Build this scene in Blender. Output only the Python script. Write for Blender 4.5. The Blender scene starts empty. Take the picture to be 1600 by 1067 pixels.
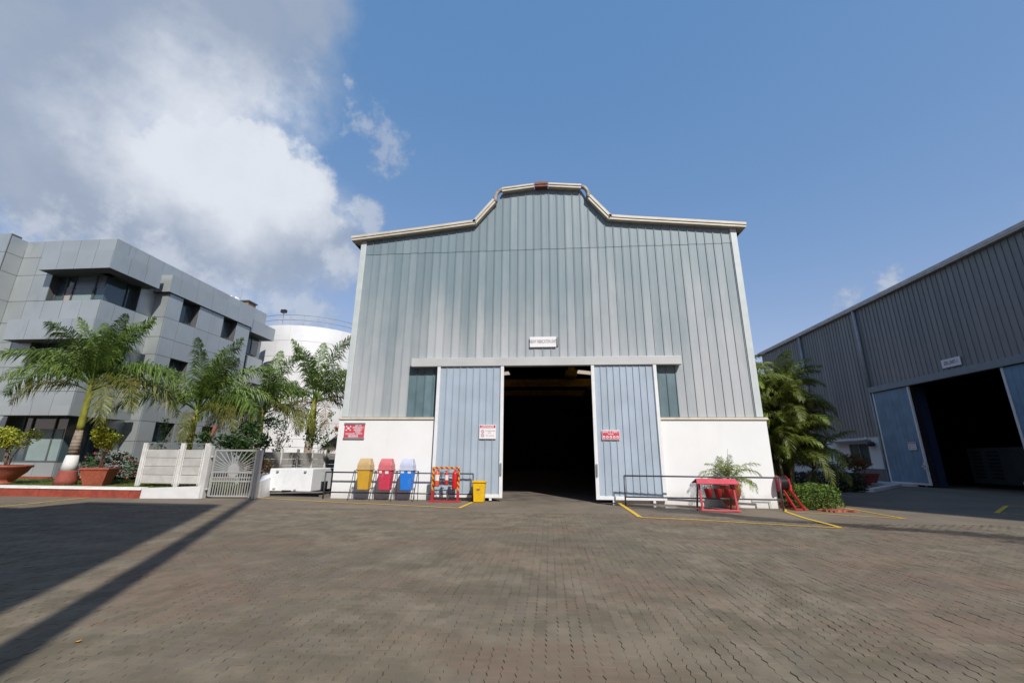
import bpy, math, random
import numpy as np
from mathutils import Vector, Matrix
random.seed(7)
SC = bpy.context.scene
COL = SC.collection
R = math.radians

# ------------------------------------------------------------------ camera
cam_d = bpy.data.cameras.new('camera'); cam = bpy.data.objects.new('camera', cam_d); COL.objects.link(cam)
cam_d.sensor_width = 36.0; cam_d.lens = 36.0 * 662 / 1600; cam_d.clip_end = 3000; cam_d.clip_start = 0.05
right = Vector((0.99635746, 0.08485849, 0.00841724)); up = Vector((0.01430385, -0.26361949, 0.96452069)); fwd = Vector((-0.08406672, 0.96088699, 0.26387305))
cam.matrix_world = Matrix(((right.x, up.x, -fwd.x, 0), (right.y, up.y, -fwd.y, 0), (right.z, up.z, -fwd.z, 1.6), (0, 0, 0, 1)))
SC.camera = cam
# ------------------------------------------------------------------ light
SUN_EL, SUN_AZ = 43.0, 28.5          # azimuth from -Y towards +X
sv = Vector((math.sin(R(SUN_AZ)) * math.cos(R(SUN_EL)), -math.cos(R(SUN_AZ)) * math.cos(R(SUN_EL)), math.sin(R(SUN_EL))))
sd = bpy.data.lights.new('sun', 'SUN'); sun = bpy.data.objects.new('sun', sd); COL.objects.link(sun)
sd.energy = 5.0; sd.angle = R(0.6); sd.color = (1.0, 0.965, 0.895)
sun.location = sv * 200
sun.rotation_euler = sv.to_track_quat('Z', 'Y').to_euler()
W = bpy.data.worlds.new('World'); SC.world = W; W.use_nodes = True
SKY_STRENGTH = 0.15
SC.view_settings.view_transform = 'Standard'; SC.view_settings.look = 'None'
SC.view_settings.exposure = 0.0; SC.view_settings.gamma = 1.0; SC.view_settings.use_curve_mapping = False
SC.cycles.max_bounces = 6; SC.cycles.diffuse_bounces = 3; SC.cycles.glossy_bounces = 3; SC.cycles.transmission_bounces = 4
SC.cycles.sample_clamp_indirect = 4; SC.cycles.use_denoising = True

def world():
    nt = W.node_tree; N = nt.nodes; L = nt.links; N.clear()
    out = N.new('ShaderNodeOutputWorld'); bg = N.new('ShaderNodeBackground'); bg.inputs[1].default_value = SKY_STRENGTH
    L.new(bg.outputs[0], out.inputs[0])
    sky = N.new('ShaderNodeTexSky'); sky.sky_type = 'NISHITA'; sky.sun_disc = False
    sky.sun_elevation = R(SUN_EL); sky.sun_rotation = R(180 - SUN_AZ)
    sky.air_density = 1.15; sky.dust_density = 0.35; sky.ozone_density = 4.0; sky.altitude = 100
    tc = N.new('ShaderNodeTexCoord'); d = tc.outputs['Generated']
    def noise(scale, detail, rough=.55, off=(0, 0, 0), vec=None):
        a = N.new('ShaderNodeVectorMath'); a.operation = 'ADD'; L.new(vec or d, a.inputs[0]); a.inputs[1].default_value = off
        n = N.new('ShaderNodeTexNoise'); n.inputs['Scale'].default_value = scale; n.inputs['Detail'].default_value = detail; n.inputs['Roughness'].default_value = rough
        L.new(a.outputs[0], n.inputs['Vector']); return n
    def vm(op, a, b):
        m = N.new('ShaderNodeVectorMath'); m.operation = op
        for i, s in enumerate((a, b)):
            if isinstance(s, tuple): m.inputs[i].default_value = s
            else: L.new(s, m.inputs[i])
        return m
    def ma(op, a, b=0.0, c=None, clamp=False):
        m = N.new('ShaderNodeMath'); m.operation = op; m.use_clamp = clamp
        for i, s in enumerate((a, b) if c is None else (a, b, c)):
            if isinstance(s, (int, float)): m.inputs[i].default_value = s
            else: L.new(s, m.inputs[i])
        return m.outputs[0]
    def ramp(v, a, b):
        m = N.new('ShaderNodeMapRange'); m.interpolation_type = 'SMOOTHSTEP'; m.inputs['From Min'].default_value = a; m.inputs['From Max'].default_value = b
        L.new(v, m.inputs['Value']); return m.outputs[0]
    wn = noise(4.5, 5, .6)
    w1 = vm('SUBTRACT', wn.outputs['Color'], (.5, .5, .5)); w2 = vm('MULTIPLY', w1.outputs[0], (.17, .17, .17))
    wn2 = noise(18, 4, .6, (3, 1, 2)); w3 = vm('SUBTRACT', wn2.outputs['Color'], (.5, .5, .5)); w4 = vm('MULTIPLY', w3.outputs[0], (.05, .05, .05))
    dv = vm('ADD', d, w2.outputs[0]); dv = vm('ADD', dv.outputs[0], w4.outputs[0])
    blobs = [('g',(-0.715,0.408,0.568),0.133),('g',(-0.636,0.464,0.616),0.155),('g',(-0.528,0.497,0.688),0.135),('g',(-0.434,0.513,0.741),0.077),('g',(-0.767,0.444,0.463),0.129),('g',(-0.706,0.496,0.506),0.128),('g',(-0.597,0.534,0.599),0.103),
    ('w',(-0.696,0.567,0.440),0.117),('w',(-0.616,0.610,0.499),0.113),('w',(-0.545,0.637,0.545),0.087),('w',(-0.514,0.686,0.515),0.101),('w',(-0.573,0.680,0.457),0.122),('w',(-0.676,0.620,0.397),0.114),('w',(-0.497,0.723,0.480),0.070),('w',(-0.752,0.524,0.400),0.098),
    ('g',(-0.549,0.740,0.390),0.083),('g',(-0.634,0.682,0.364),0.086),('g',(-0.50,0.75,0.43),0.10),('g',(-0.58,0.71,0.40),0.10),('g',(-0.67,0.65,0.36),0.09),('g',(-0.46,0.79,0.41),0.07),('g',(-0.85,0.30,0.5),0.2),('g',(-0.72,0.28,0.66),0.17),('g',(-0.55,0.36,0.76),0.12),
    ('t',(-0.369,0.667,0.648),0.033),('t',(-0.342,0.704,0.622),0.040),('t',(-0.326,0.733,0.597),0.031),('t',(-0.371,0.622,0.690),0.018),('t',(-0.492,0.604,0.627),0.025),('t',(-0.442,0.591,0.675),0.028),
    ('l',(-0.791,0.511,0.337),0.042),('l',(-0.759,0.556,0.339),0.042),('l',(-0.383,0.783,0.490),0.043),('l',(-0.518,0.805,0.289),0.070),('l',(-0.686,0.648,0.330),0.040),('l',(-0.429,0.816,0.386),0.059),('l',(-0.594,0.752,0.285),0.053),('l',(-0.633,0.712,0.304),0.033),
    ('l',(0.602,0.743,0.293),0.022),('l',(0.564,0.776,0.281),0.023),('l',(0.711,0.621,0.331),0.020),('l',(0.8,0.3,0.3),0.06),('l',(0.7,-0.5,0.35),0.12),('l',(-0.6,-0.6,0.45),0.18),('l',(-0.95,-0.1,0.28),0.16)]
    def field(kinds, grow=1.0):
        cur = None
        for k, c, r in blobs:
            if k not in kinds: continue
            ds = vm('DISTANCE', dv.outputs[0], c).outputs['Value']
            v = ma('MULTIPLY_ADD', ds, -1.0 / (r * grow), 1.0)
            cur = v if cur is None else ma('MAXIMUM', cur, v)
        return cur
    fb = noise(11, 7, .62, (5, 2, 9)).outputs['Fac']; fbs = ma('SUBTRACT', fb, .5)
    fine = noise(30, 6, .65, (1, 7, 3)).outputs['Fac']; fns = ma('SUBTRACT', fine, .5)
    gF = ma('MULTIPLY_ADD', fbs, .9, field('g', 1.22)); wF = ma('MULTIPLY_ADD', fbs, 1.0, field('w', 1.12))
    tF = ma('MULTIPLY_ADD', fns, 2.6, field('t', 1.3)); lF = ma('MULTIPLY_ADD', fbs, 2.6, field('l', 1.5)); lF = ma('MULTIPLY_ADD', fns, 1.6, lF)
    aG = ma('MULTIPLY', ramp(gF, -.42, .72), .92); aW = ma('MULTIPLY', ramp(wF, -.02, .38), .97); aT = ma('MULTIPLY', ramp(tF, 0.0, .9), .55); aL = ma('MULTIPLY', ramp(lF, .0, .95), .75)
    alpha = ma('MAXIMUM', ma('MAXIMUM', aG, aW), ma('MAXIMUM', aT, aL))
    # thin veil low over the horizon
    sep = N.new('ShaderNodeSeparateXYZ'); L.new(d, sep.inputs[0])
    # lit tops: cumulus core bright, undersides grey
    hi = vm('DISTANCE', dv.outputs[0], (-0.60, 0.625, 0.505)).outputs['Value']
    hi2 = vm('DISTANCE', dv.outputs[0], (-0.525, 0.665, 0.53)).outputs['Value']
    lum = ma('MAXIMUM', ma('MULTIPLY_ADD', hi, -1 / .20, 1.0), ma('MULTIPLY_ADD', hi2, -1 / .15, 1.0))
    lum = ma('ADD', lum, ma('MINIMUM', ma('MAXIMUM', ma('MULTIPLY', ma('SUBTRACT', sep.outputs[2], .465), 3.2), -.55), .08)); lum = ma('MULTIPLY_ADD', fbs, .8, lum); lum = ma('ADD', ma('MULTIPLY', ramp(lum, -.25, .75), 1.0), ma('MULTIPLY', ma('MAXIMUM', aT, aL), .6))
    lum = ma('MULTIPLY_ADD', ma('SUBTRACT', noise(7, 5, .6, (8, 8, 1)).outputs['Fac'], .5), .5, lum, clamp=True)
    cm = N.new('ShaderNodeMix'); cm.data_type = 'RGBA'; L.new(lum, cm.inputs['Factor'])
    k = 1 / SKY_STRENGTH
    cm.inputs[6].default_value = (.345 * k, .41 * k, .53 * k, 1); cm.inputs[7].default_value = (.76 * k, .80 * k, .87 * k, 1)
    mx = N.new('ShaderNodeMix'); mx.data_type = 'RGBA'; L.new(alpha, mx.inputs['Factor']); st = vm('MULTIPLY', sky.outputs[0], (1.06, .60, .43)); st = vm('ADD', st.outputs[0], (.087, 1.0, 2.36)); L.new(st.outputs[0], mx.inputs[6]); L.new(cm.outputs[2], mx.inputs[7])
    L.new(mx.outputs[2], bg.inputs[0])
world()

# ------------------------------------------------------------------ helpers
def ss(a, b, x):
    t = min(1, max(0, (x - a) / (b - a))); return t * t * (3 - 2 * t)
def gz(x, y): return -0.09 * ss(3.5, 7.5, x) * ss(11.5, 15, y) * (1 - ss(10, 16, x))

ALB = .88   # all base colours scaled down to offset the stronger sun and deepen shade
class NT:
    def __init__(s, name):
        s.m = bpy.data.materials.new(name); s.m.use_nodes = True; s.N = s.m.node_tree.nodes; s.L = s.m.node_tree.links
        s.b = s.N['Principled BSDF']; s.g = s.N.new('ShaderNodeNewGeometry'); s.pos = s.g.outputs['Position']
    def noise(s, scale, detail=4, rough=.55, vec=None, sc=None, off=None):
        v = vec or s.pos
        if sc or off:
            mp = s.N.new('ShaderNodeMapping'); s.L.new(v, mp.inputs[0]); v = mp.outputs[0]
            if sc: mp.inputs['Scale'].default_value = sc
            if off: mp.inputs['Location'].default_value = off
        n = s.N.new('ShaderNodeTexNoise'); n.inputs['Scale'].default_value = scale; n.inputs['Detail'].default_value = detail; n.inputs['Roughness'].default_value = rough
        s.L.new(v, n.inputs['Vector']); return n.outputs['Fac']
    def ma(s, op, a, b=0.0, c=None, clamp=False):
        m = s.N.new('ShaderNodeMath'); m.operation = op; m.use_clamp = clamp
        for i, q in enumerate((a, b) if c is None else (a, b, c)):
            if isinstance(q, (int, float)): m.inputs[i].default_value = q
            else: s.L.new(q, m.inputs[i])
        return m.outputs[0]
    def ramp(s, v, a, b, lo=0., hi=1.):
        m = s.N.new('ShaderNodeMapRange'); m.interpolation_type = 'SMOOTHSTEP'
        for n, q in (('From Min', a), ('From Max', b), ('To Min', lo), ('To Max', hi)): m.inputs[n].default_value = q
        s.L.new(v, m.inputs['Value']); return m.outputs[0]
    def mix(s, f, a, b, mode='MIX'):
        m = s.N.new('ShaderNodeMix'); m.data_type = 'RGBA'; m.blend_type = mode
        for i, q in ((0, f), (6, a), (7, b)):
            if isinstance(q, (int, float)): m.inputs[i].default_value = q
            elif isinstance(q, tuple): m.inputs[i].default_value = (*q, 1) if len(q) == 3 else q
            else: s.L.new(q, m.inputs[i])
        return m.outputs[2]
    def bump(s, h, strength=.3, dist=.02):
        b = s.N.new('ShaderNodeBump'); b.inputs['Strength'].default_value = strength; b.inputs['Distance'].default_value = dist
        s.L.new(h, b.inputs['Height']); s.L.new(b.outputs[0], s.b.inputs['Normal'])
    def xyz(s):
        q = s.N.new('ShaderNodeSeparateXYZ'); s.L.new(s.pos, q.inputs[0]); return q.outputs
    def island(s): return s.g.outputs['Random Per Island']
    def objrand(s): return s.N.new('ShaderNodeObjectInfo').outputs['Random']
    def bright(s, col, r, amt):
        f = s.ma('MULTIPLY_ADD', r, 2 * amt, 1 - amt)
        c = s.N.new('ShaderNodeCombineColor'); [s.L.new(f, c.inputs[i]) for i in range(3)]
        return s.mix(1.0, col, c.outputs[0], 'MULTIPLY')
    def done(s, col, rough=.6, metal=0, spec=.4):
        if isinstance(col, tuple): s.b.inputs['Base Color'].default_value = (*(v * ALB for v in col), 1)
        else:
            col = s.mix(1.0, col, (ALB, ALB, ALB), 'MULTIPLY'); s.L.new(col, s.b.inputs['Base Color'])
        if isinstance(rough, (int, float)): s.b.inputs['Roughness'].default_value = rough
        else: s.L.new(rough, s.b.inputs['Roughness'])
        s.b.inputs['Metallic'].default_value = metal; s.b.inputs['Specular IOR Level'].default_value = spec
        return s.m

MC = {}
def mat(name, c, rough=.55, metal=0., var=.12, vs=2.5, spec=.4, isl=0., obr=0., dirt=None, da=.4, bump=0., bs=40, ds=(1, 1, 1), dsc=1.5, dlo=.52, dhi=.75, splash=None):
    if name in MC: return MC[name]
    n = NT(name); f = n.ramp(n.noise(vs, 5), .3, .7)
    col = n.mix(f, tuple(max(0, v * (1 - var)) for v in c), tuple(min(1, v * (1 + var)) for v in c))
    if isl: col = n.bright(col, n.island(), isl)
    if obr: col = n.bright(col, n.objrand(), obr)
    if dirt: col = n.mix(n.ma('MULTIPLY', n.ramp(n.noise(dsc, 7, .65, sc=ds), dlo, dhi), da), col, dirt)
    if splash:
        zz = n.ma('MULTIPLY_ADD', n.ma('SUBTRACT', n.noise(3.5, 7, .7, sc=(1, 1, .5)), .5), 1.1, n.xyz()['Z'])
        col = n.mix(n.ma('MULTIPLY', n.ramp(zz, -.05, .55, 1., 0.), .36), col, splash)
    if bump: n.bump(n.noise(bs, 4), bump, .01)
    MC[name] = n.done(col, rough, metal, spec); return MC[name]

class MB:
    def __init__(s): s.v = []; s.f = []; s.m = []; s.cur = 0
    def add(s, vs, fs):
        o = len(s.v); s.v += [tuple(v) for v in vs]; s.f += [tuple(i + o for i in f) for f in fs]; s.m += [s.cur] * len(fs); return s
    def box(s, x0, x1, y0, y1, z0, z1):
        return s.add([(x0, y0, z0), (x1, y0, z0), (x1, y1, z0), (x0, y1, z0), (x0, y0, z1), (x1, y0, z1), (x1, y1, z1), (x0, y1, z1)],
                     [(0, 3, 2, 1), (4, 5, 6, 7), (0, 1, 5, 4), (1, 2, 6, 5), (2, 3, 7, 6), (3, 0, 4, 7)])
    def hexa(s, b, t):   # bottom 4, top 4 (ccw from above)
        return s.add(list(b) + list(t), [(0, 3, 2, 1), (4, 5, 6, 7), (0, 1, 5, 4), (1, 2, 6, 5), (2, 3, 7, 6), (3, 0, 4, 7)])
    def quad(s, a, b, c, d): return s.add([a, b, c, d], [(0, 1, 2, 3)])
    def prism_y(s, poly, y0, y1):  # poly in xz
        n = len(poly)
        vs = [(x, y0, z) for x, z in poly] + [(x, y1, z) for x, z in poly]
        return s.add(vs, [tuple(range(n)), tuple(range(2 * n - 1, n - 1, -1))] + [(i, n + i, n + (i + 1) % n, (i + 1) % n) for i in range(n)])
    def prism_z(s, poly, z0, z1):
        n = len(poly)
        vs = [(x, y, z0) for x, y in poly] + [(x, y, z1) for x, y in poly]
        return s.add(vs, [tuple(range(n - 1, -1, -1)), tuple(range(n, 2 * n))] + [(i, (i + 1) % n, n + (i + 1) % n, n + i) for i in range(n)])
    def tube(s, pts, r, n=8, caps=True):
        pts = [Vector(p) for p in pts]; k = len(pts); rs = r if isinstance(r, (list, tuple)) else [r] * k
        rings = []; ref = None
        for i, p in enumerate(pts):
            t = (pts[min(i + 1, k - 1)] - pts[max(i - 1, 0)]).normalized()
            if ref is None: ref = Vector((0, 0, 1)) if abs(t.z) < .9 else Vector((1, 0, 0))
            a = t.cross(ref).normalized(); b = a.cross(t).normalized(); ref = b
            rings.append([p + (a * math.cos(q * 2 * math.pi / n) + b * math.sin(q * 2 * math.pi / n)) * rs[i] for q in range(n)])
        vs = [v for rg in rings for v in rg]
        fs = [(i * n + q, i * n + (q + 1) % n, (i + 1) * n + (q + 1) % n, (i + 1) * n + q) for i in range(k - 1) for q in range(n)]
        if caps: fs += [tuple(range(n - 1, -1, -1)), tuple(range((k - 1) * n, k * n))]
        return s.add(vs, fs)
    def bar(s, a, b, w, h=None, upv=(0, 0, 1)):   # square bar
        a = Vector(a); b = Vector(b); h = h or w; t = (b - a).normalized(); u = Vector(upv)
        if abs(t.dot(u)) > .98: u = Vector((0, 1, 0))
        sx = t.cross(u).normalized(); u = sx.cross(t).normalized()
        q = [(-1, -1), (1, -1), (1, 1), (-1, 1)]
        vs = [a + sx * (i * w / 2) + u * (j * h / 2) for i, j in q] + [b + sx * (i * w / 2) + u * (j * h / 2) for i, j in q]
        return s.add(vs, [(0, 1, 2, 3), (7, 6, 5, 4), (0, 4, 5, 1), (1, 5, 6, 2), (2, 6, 7, 3), (3, 7, 4, 0)])
    def lathe(s, prof, c=(0, 0, 0), n=24, caps=True):
        vs = [(c[0] + r * math.cos(2 * math.pi * i / n), c[1] + r * math.sin(2 * math.pi * i / n), c[2] + z) for r, z in prof for i in range(n)]
        fs = [(j * n + i, j * n + (i + 1) % n, (j + 1) * n + (i + 1) % n, (j + 1) * n + i) for j in range(len(prof) - 1) for i in range(n)]
        if caps: fs += [tuple(range(n - 1, -1, -1)), tuple(range((len(prof) - 1) * n, len(prof) * n))]
        return s.add(vs, fs)

def wloc(o):
    l = Vector((0, 0, 0))
    while o: l += o.location; o = o.parent
    return l
def mesh(name, mb, mats, smooth=False, off=(0, 0, 0)):
    me = bpy.data.meshes.new(name)
    v = np.array(mb.v, dtype=float).reshape(-1, 3) - np.array(off)
    me.from_pydata(v.tolist(), [], mb.f)
    for m in (mats if isinstance(mats, (list, tuple)) else [mats]): me.materials.append(m)
    if any(mb.m): me.polygons.foreach_set('material_index', mb.m)
    if smooth: me.polygons.foreach_set('use_smooth', [True] * len(me.polygons))
    me.update(); return me
def part(name, parent, mb, mats, smooth=False, bevel=0, kind=None, label=None):
    """a mesh given in world coordinates, linked as ONE object under its thing"""
    off = wloc(parent) if parent else Vector((0, 0, 0))
    o = bpy.data.objects.new(name, mesh(name, mb, mats, smooth, off)); COL.objects.link(o)
    if parent: o.parent = parent
    if bevel:
        b = o.modifiers.new('bevel', 'BEVEL'); b.width = bevel; b.segments = 2; b.limit_method = 'ANGLE'
    if kind: o['kind'] = kind
    if label: o['label'] = label
    return o
def inst(name, parent, me, loc=(0, 0, 0), rot=(0, 0, 0), scale=None):
    o = bpy.data.objects.new(name, me); COL.objects.link(o); o.location = Vector(loc) - (wloc(parent) if parent else Vector((0, 0, 0))); o.rotation_euler = rot
    if scale: o.scale = scale if isinstance(scale, tuple) else (scale,) * 3
    if parent: o.parent = parent
    return o
def thing(name, label, cat, loc, group=None):
    o = bpy.data.objects.new(name, None); COL.objects.link(o); o.location = loc; o.empty_display_size = .2
    o['label'] = label; o['category'] = cat
    if group: o['group'] = group
    return o
def tag(o, label, cat, group=None):
    o['label'] = label; o['category'] = cat
    if group: o['group'] = group
    return o
def struct(name, mb, mats, kind='structure', **k):
    o = part(name, None, mb, mats, **k); o['kind'] = kind; return o
def text(name, parent, s, size, loc, mt, face='y', sx=1.0, align='CENTER', bold=0.0):
    c = bpy.data.curves.new(name, 'FONT'); c.body = s; c.size = size; c.align_x = align; c.align_y = 'CENTER'; c.offset = bold
    t = bpy.data.objects.new(name, c); COL.objects.link(t)
    dg = bpy.context.evaluated_depsgraph_get(); me = bpy.data.meshes.new_from_object(t.evaluated_get(dg))
    bpy.data.objects.remove(t); me.materials.clear(); me.materials.append(mt)
    o = bpy.data.objects.new(name, me); COL.objects.link(o); o.parent = parent; o.location = Vector(loc) - wloc(parent)
    o.rotation_euler = (math.pi / 2, 0, 0) if face == 'y' else (math.pi / 2, 0, -math.pi / 2)
    o.scale = (sx, 1, 1); return o

# ------------------------------------------------------------------ materials
def cladding(name, teal, grey, zlo, zhi, dark=1.0):
    n = NT(name); z = n.xyz()['Z']
    hz = n.ramp(z, zlo, zhi, 1.0, 0.0)
    w = n.ma('MULTIPLY_ADD', n.ma('SUBTRACT', n.noise(.35, 5, .6, sc=(1, 1, .55)), .5), 1.5, hz)
    w = n.ma('MULTIPLY_ADD', n.ma('SUBTRACT', n.objrand(), .5), .30, w)
    w = n.ma('MULTIPLY_ADD', n.ma('SUBTRACT', n.noise(2.2, 5, .6, sc=(1, 1, .12), off=(3, 1, 4)), .5), .75, w)
    col = n.mix(n.ramp(w, -.05, 1.25), teal, grey)
    col = n.bright(col, n.objrand(), .06)
    st = n.ramp(n.noise(5, 6, .7, sc=(1, 1, .08), off=(7, 0, 0)), .58, .8)
    col = n.mix(n.ma('MULTIPLY', st, .28), col, tuple(v * .5 for v in teal))
    n.bump(n.noise(1.6, 3, .5, sc=(1, 1, .35)), .25, .03)
    return n.done(col, .48, 0.0, .45)
M_CLAD = cladding('cladding_faded', (.205, .275, .308), (.455, .472, .486), 3.0, 12.0)
M_CLADF = mat('cladding_unfaded', (.13, .20, .225), .45, var=.12, vs=1.5, obr=.12)
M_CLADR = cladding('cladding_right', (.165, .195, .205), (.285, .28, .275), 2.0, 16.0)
M_DOOR = mat('door_blue', (.38, .455, .54), .5, var=.06, vs=1.2, obr=.04, dirt=(.20, .22, .22), da=.35, ds=(3, 3, .3), dlo=.6, dhi=.85, splash=(.26, .25, .22))
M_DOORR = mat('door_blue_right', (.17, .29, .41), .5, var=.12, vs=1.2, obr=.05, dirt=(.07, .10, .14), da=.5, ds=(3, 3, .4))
M_WHITEWALL = mat('white_wall', (.82, .83, .83), .8, var=.02, vs=1.0, dirt=(.60, .57, .52), da=.18, ds=(1, 1, .35), dsc=1.2, bump=.15, bs=60, splash=(.42, .36, .29))
M_WHITEPAINT = mat('white_paint', (.78, .79, .80), .45, var=.04, vs=4, dirt=(.45, .42, .38), da=.2, dsc=3)
M_WHITEOLD = mat('white_old', (.70, .69, .66), .7, var=.1, vs=3, dirt=(.32, .29, .25), da=.5, dsc=2.5)
M_CREAM = mat('cream_trim', (.62, .57, .47), .5, var=.08, vs=2, dirt=(.35, .30, .24), da=.5, ds=(1, 1, 2), dsc=2)
M_TRIMG = mat('corner_trim', (.56, .61, .61), .45, var=.05, dirt=(.4, .42, .4), da=.4, ds=(2, 2, .2))
M_HEADER = mat('header_grey', (.52, .53, .53), .45, var=.05, vs=1.2, dirt=(.38, .38, .38), da=.35, ds=(.6, 1, 2))
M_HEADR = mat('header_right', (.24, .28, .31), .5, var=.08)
M_RUST = mat('rust_brown', (.22, .085, .05), .7, var=.25, vs=5)
M_DARK = mat('dark_interior', (.02, .02, .022), .8, var=.3)  # near black so hall interiors stay dark: shade put into the colour
M_FLOORIN = mat('interior_floor', (.15, .128, .105), .6, var=.3, vs=1.2)
M_RAIL = mat('rail_grey', (.075, .08, .095), .45, metal=.2, var=.2)
M_BLACK = mat('black_metal', (.02, .02, .022), .45, var=.3)
M_RED = mat('red_paint', (.46, .03, .035), .4, var=.12, vs=6)
M_REDPINK = mat('red_faded', (.55, .07, .10), .45, var=.08, vs=5)
M_REDSIGN = mat('sign_red', (.60, .07, .11), .5, var=.05)
M_WHITESIGN = mat('sign_white', (.82, .80, .82), .5, var=.02)
M_INK = mat('sign_ink', (.10, .11, .13), .6, var=.05)
M_INKRED = mat('sign_ink_red', (.45, .08, .14), .6, var=.05)
M_YELLOW = mat('yellow_paint', (.72, .42, .02), .5, var=.1, vs=5, dirt=(.25, .18, .06), da=.3, dsc=6)
M_LINE = mat('line_yellow', (.74, .46, .03), .7, var=.2, vs=7, dirt=(.2, .17, .11), da=.8, dsc=7, dlo=.52, dhi=.66)
M_TERRA = mat('terracotta', (.34, .085, .045), .65, var=.15, vs=7, dirt=(.2, .08, .05), da=.5, dsc=5)
M_BRICKRED = mat('kerb_red', (.33, .065, .04), .75, var=.18, vs=4, dirt=(.14, .05, .04), da=.6, dsc=5)
M_GREEN1 = None
def leafmat(name, c, var=.35, tr=.3, rough=.45, tip=None):
    n = NT(name); f = n.ramp(n.noise(1.7, 4), .3, .7)
    col = n.mix(f, tuple(v * (1 - var) for v in c), tuple(min(1, v * (1 + var)) for v in c))
    col = n.bright(col, n.island(), .35); col = n.bright(col, n.objrand(), .18)
    if tip: col = n.mix(n.ma('MULTIPLY', n.ramp(n.island(), .72, .9), .8), col, tip)
    n.done(col, rough, 0, .35)
    t = n.N.new('ShaderNodeBsdfTranslucent'); n.L.new(col, t.inputs[0])
    mx = n.N.new('ShaderNodeMixShader'); mx.inputs[0].default_value = tr
    n.L.new(n.b.outputs[0], mx.inputs[1]); n.L.new(t.outputs[0], mx.inputs[2]); n.L.new(mx.outputs[0], n.N['Material Output'].inputs[0]); return n.m
L_PALM = leafmat('palm_leaf', (.125, .205, .038), tip=(.24, .28, .07))
L_PALMY = leafmat('palm_leaf_yellowing', (.175, .20, .04), tip=(.34, .25, .07))
L_DRY = leafmat('palm_leaf_dry', (.20, .135, .065))
L_ARECA = leafmat('areca_leaf', (.135, .18, .03), tip=(.26, .25, .07))
L_ARECAL = leafmat('areca_leaf_light', (.20, .27, .04), tip=(.18, .18, .05))
L_BUSH = leafmat('bush_leaf', (.12, .20, .03), tip=(.16, .22, .03))
L_DARKB = leafmat('dark_leaf', (.055, .115, .028))
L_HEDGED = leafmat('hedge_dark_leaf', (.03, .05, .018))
L_LIME = leafmat('lime_leaf', (.42, .46, .035), tip=(.5, .5, .08))
L_CROTON = leafmat('croton_leaf', (.16, .10, .02), tip=(.25, .04, .03))
L_GRASS = leafmat('grass_blade', (.13, .17, .03))
L_FLOWER = leafmat('pink_petal', (.62, .16, .12), var=.2)
L_ORANGE = leafmat('orange_petal', (.65, .14, .02), var=.2)
M_TRUNKG = mat('crownshaft_green', (.24, .24, .03), .5, var=.22, vs=3)
def ringbark():
    n = NT('palm_bark'); z = n.xyz()['Z']
    w = n.N.new('ShaderNodeTexWave'); w.bands_direction = 'Z'; w.inputs['Scale'].default_value = 2.2; w.inputs['Distortion'].default_value = 1.2; w.inputs['Detail'].default_value = 3
    n.L.new(n.pos, w.inputs[0]); col = n.mix(w.outputs['Fac'], (.275, .225, .175), (.33, .27, .215)); col = n.mix(n.ramp(n.noise(4, 6), .5, .7), col, (.17, .14, .11))
    n.bump(w.outputs['Fac'], .5, .02); return n.done(col, .8, 0, .2)
M_BARK = ringbark()
M_STEM = mat('stem_brown', (.25, .20, .15), .8, var=.3, vs=9)
M_STEMG = mat('areca_stem', (.19, .19, .10), .6, var=.3, vs=4)
M_ACP = mat('aluminium_panel', (.45, .485, .485), .36, metal=.42, var=.05, vs=.5, obr=.045, spec=.5, dirt=(.25, .26, .26), da=.25, ds=(1, 1, .3))
M_ACPB = mat('panel_backing', (.10, .105, .11), .7)
M_GLASSD = NT('window_glass').done((.07, .11, .125), .06, 0, .9)
M_BLIND = mat('window_blind', (.27, .34, .34), .5, var=.05)
M_BLINDW = mat('window_curtain', (.40, .36, .34), .6, var=.05)
M_TANKP = mat('tank_plate', (.80, .80, .80), .38, metal=.1, var=.04, vs=.8, obr=.03, dirt=(.55, .54, .52), da=.3, ds=(1, 1, .15), dsc=.6)
M_GALV = mat('galvanised', (.36, .37, .38), .45, metal=.4, var=.12)
M_BOARD = mat('fence_board', (.50, .485, .46), .8, var=.1, vs=3, obr=.08, dirt=(.32, .29, .25), da=.4, ds=(.5, .5, 1))
M_THATCH = mat('thatch', (.24, .17, .12), .95, var=.35, vs=14, isl=.3)
def stripes(name, a, b, k, dirx=1, dirz=1):
    n = NT(name); q = n.xyz(); s = n.ma('ADD', n.ma('MULTIPLY', q['X'], dirx), n.ma('MULTIPLY', q['Z'], dirz))
    f = n.ma('GREATER_THAN', n.ma('FRACT', n.ma('MULTIPLY', s, k)), .5); return n.done(n.mix(f, a, b), .45)
M_STRIPE = stripes('hazard_stripe', (.38, .035, .02), (.70, .36, .03), 5.2)

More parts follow.
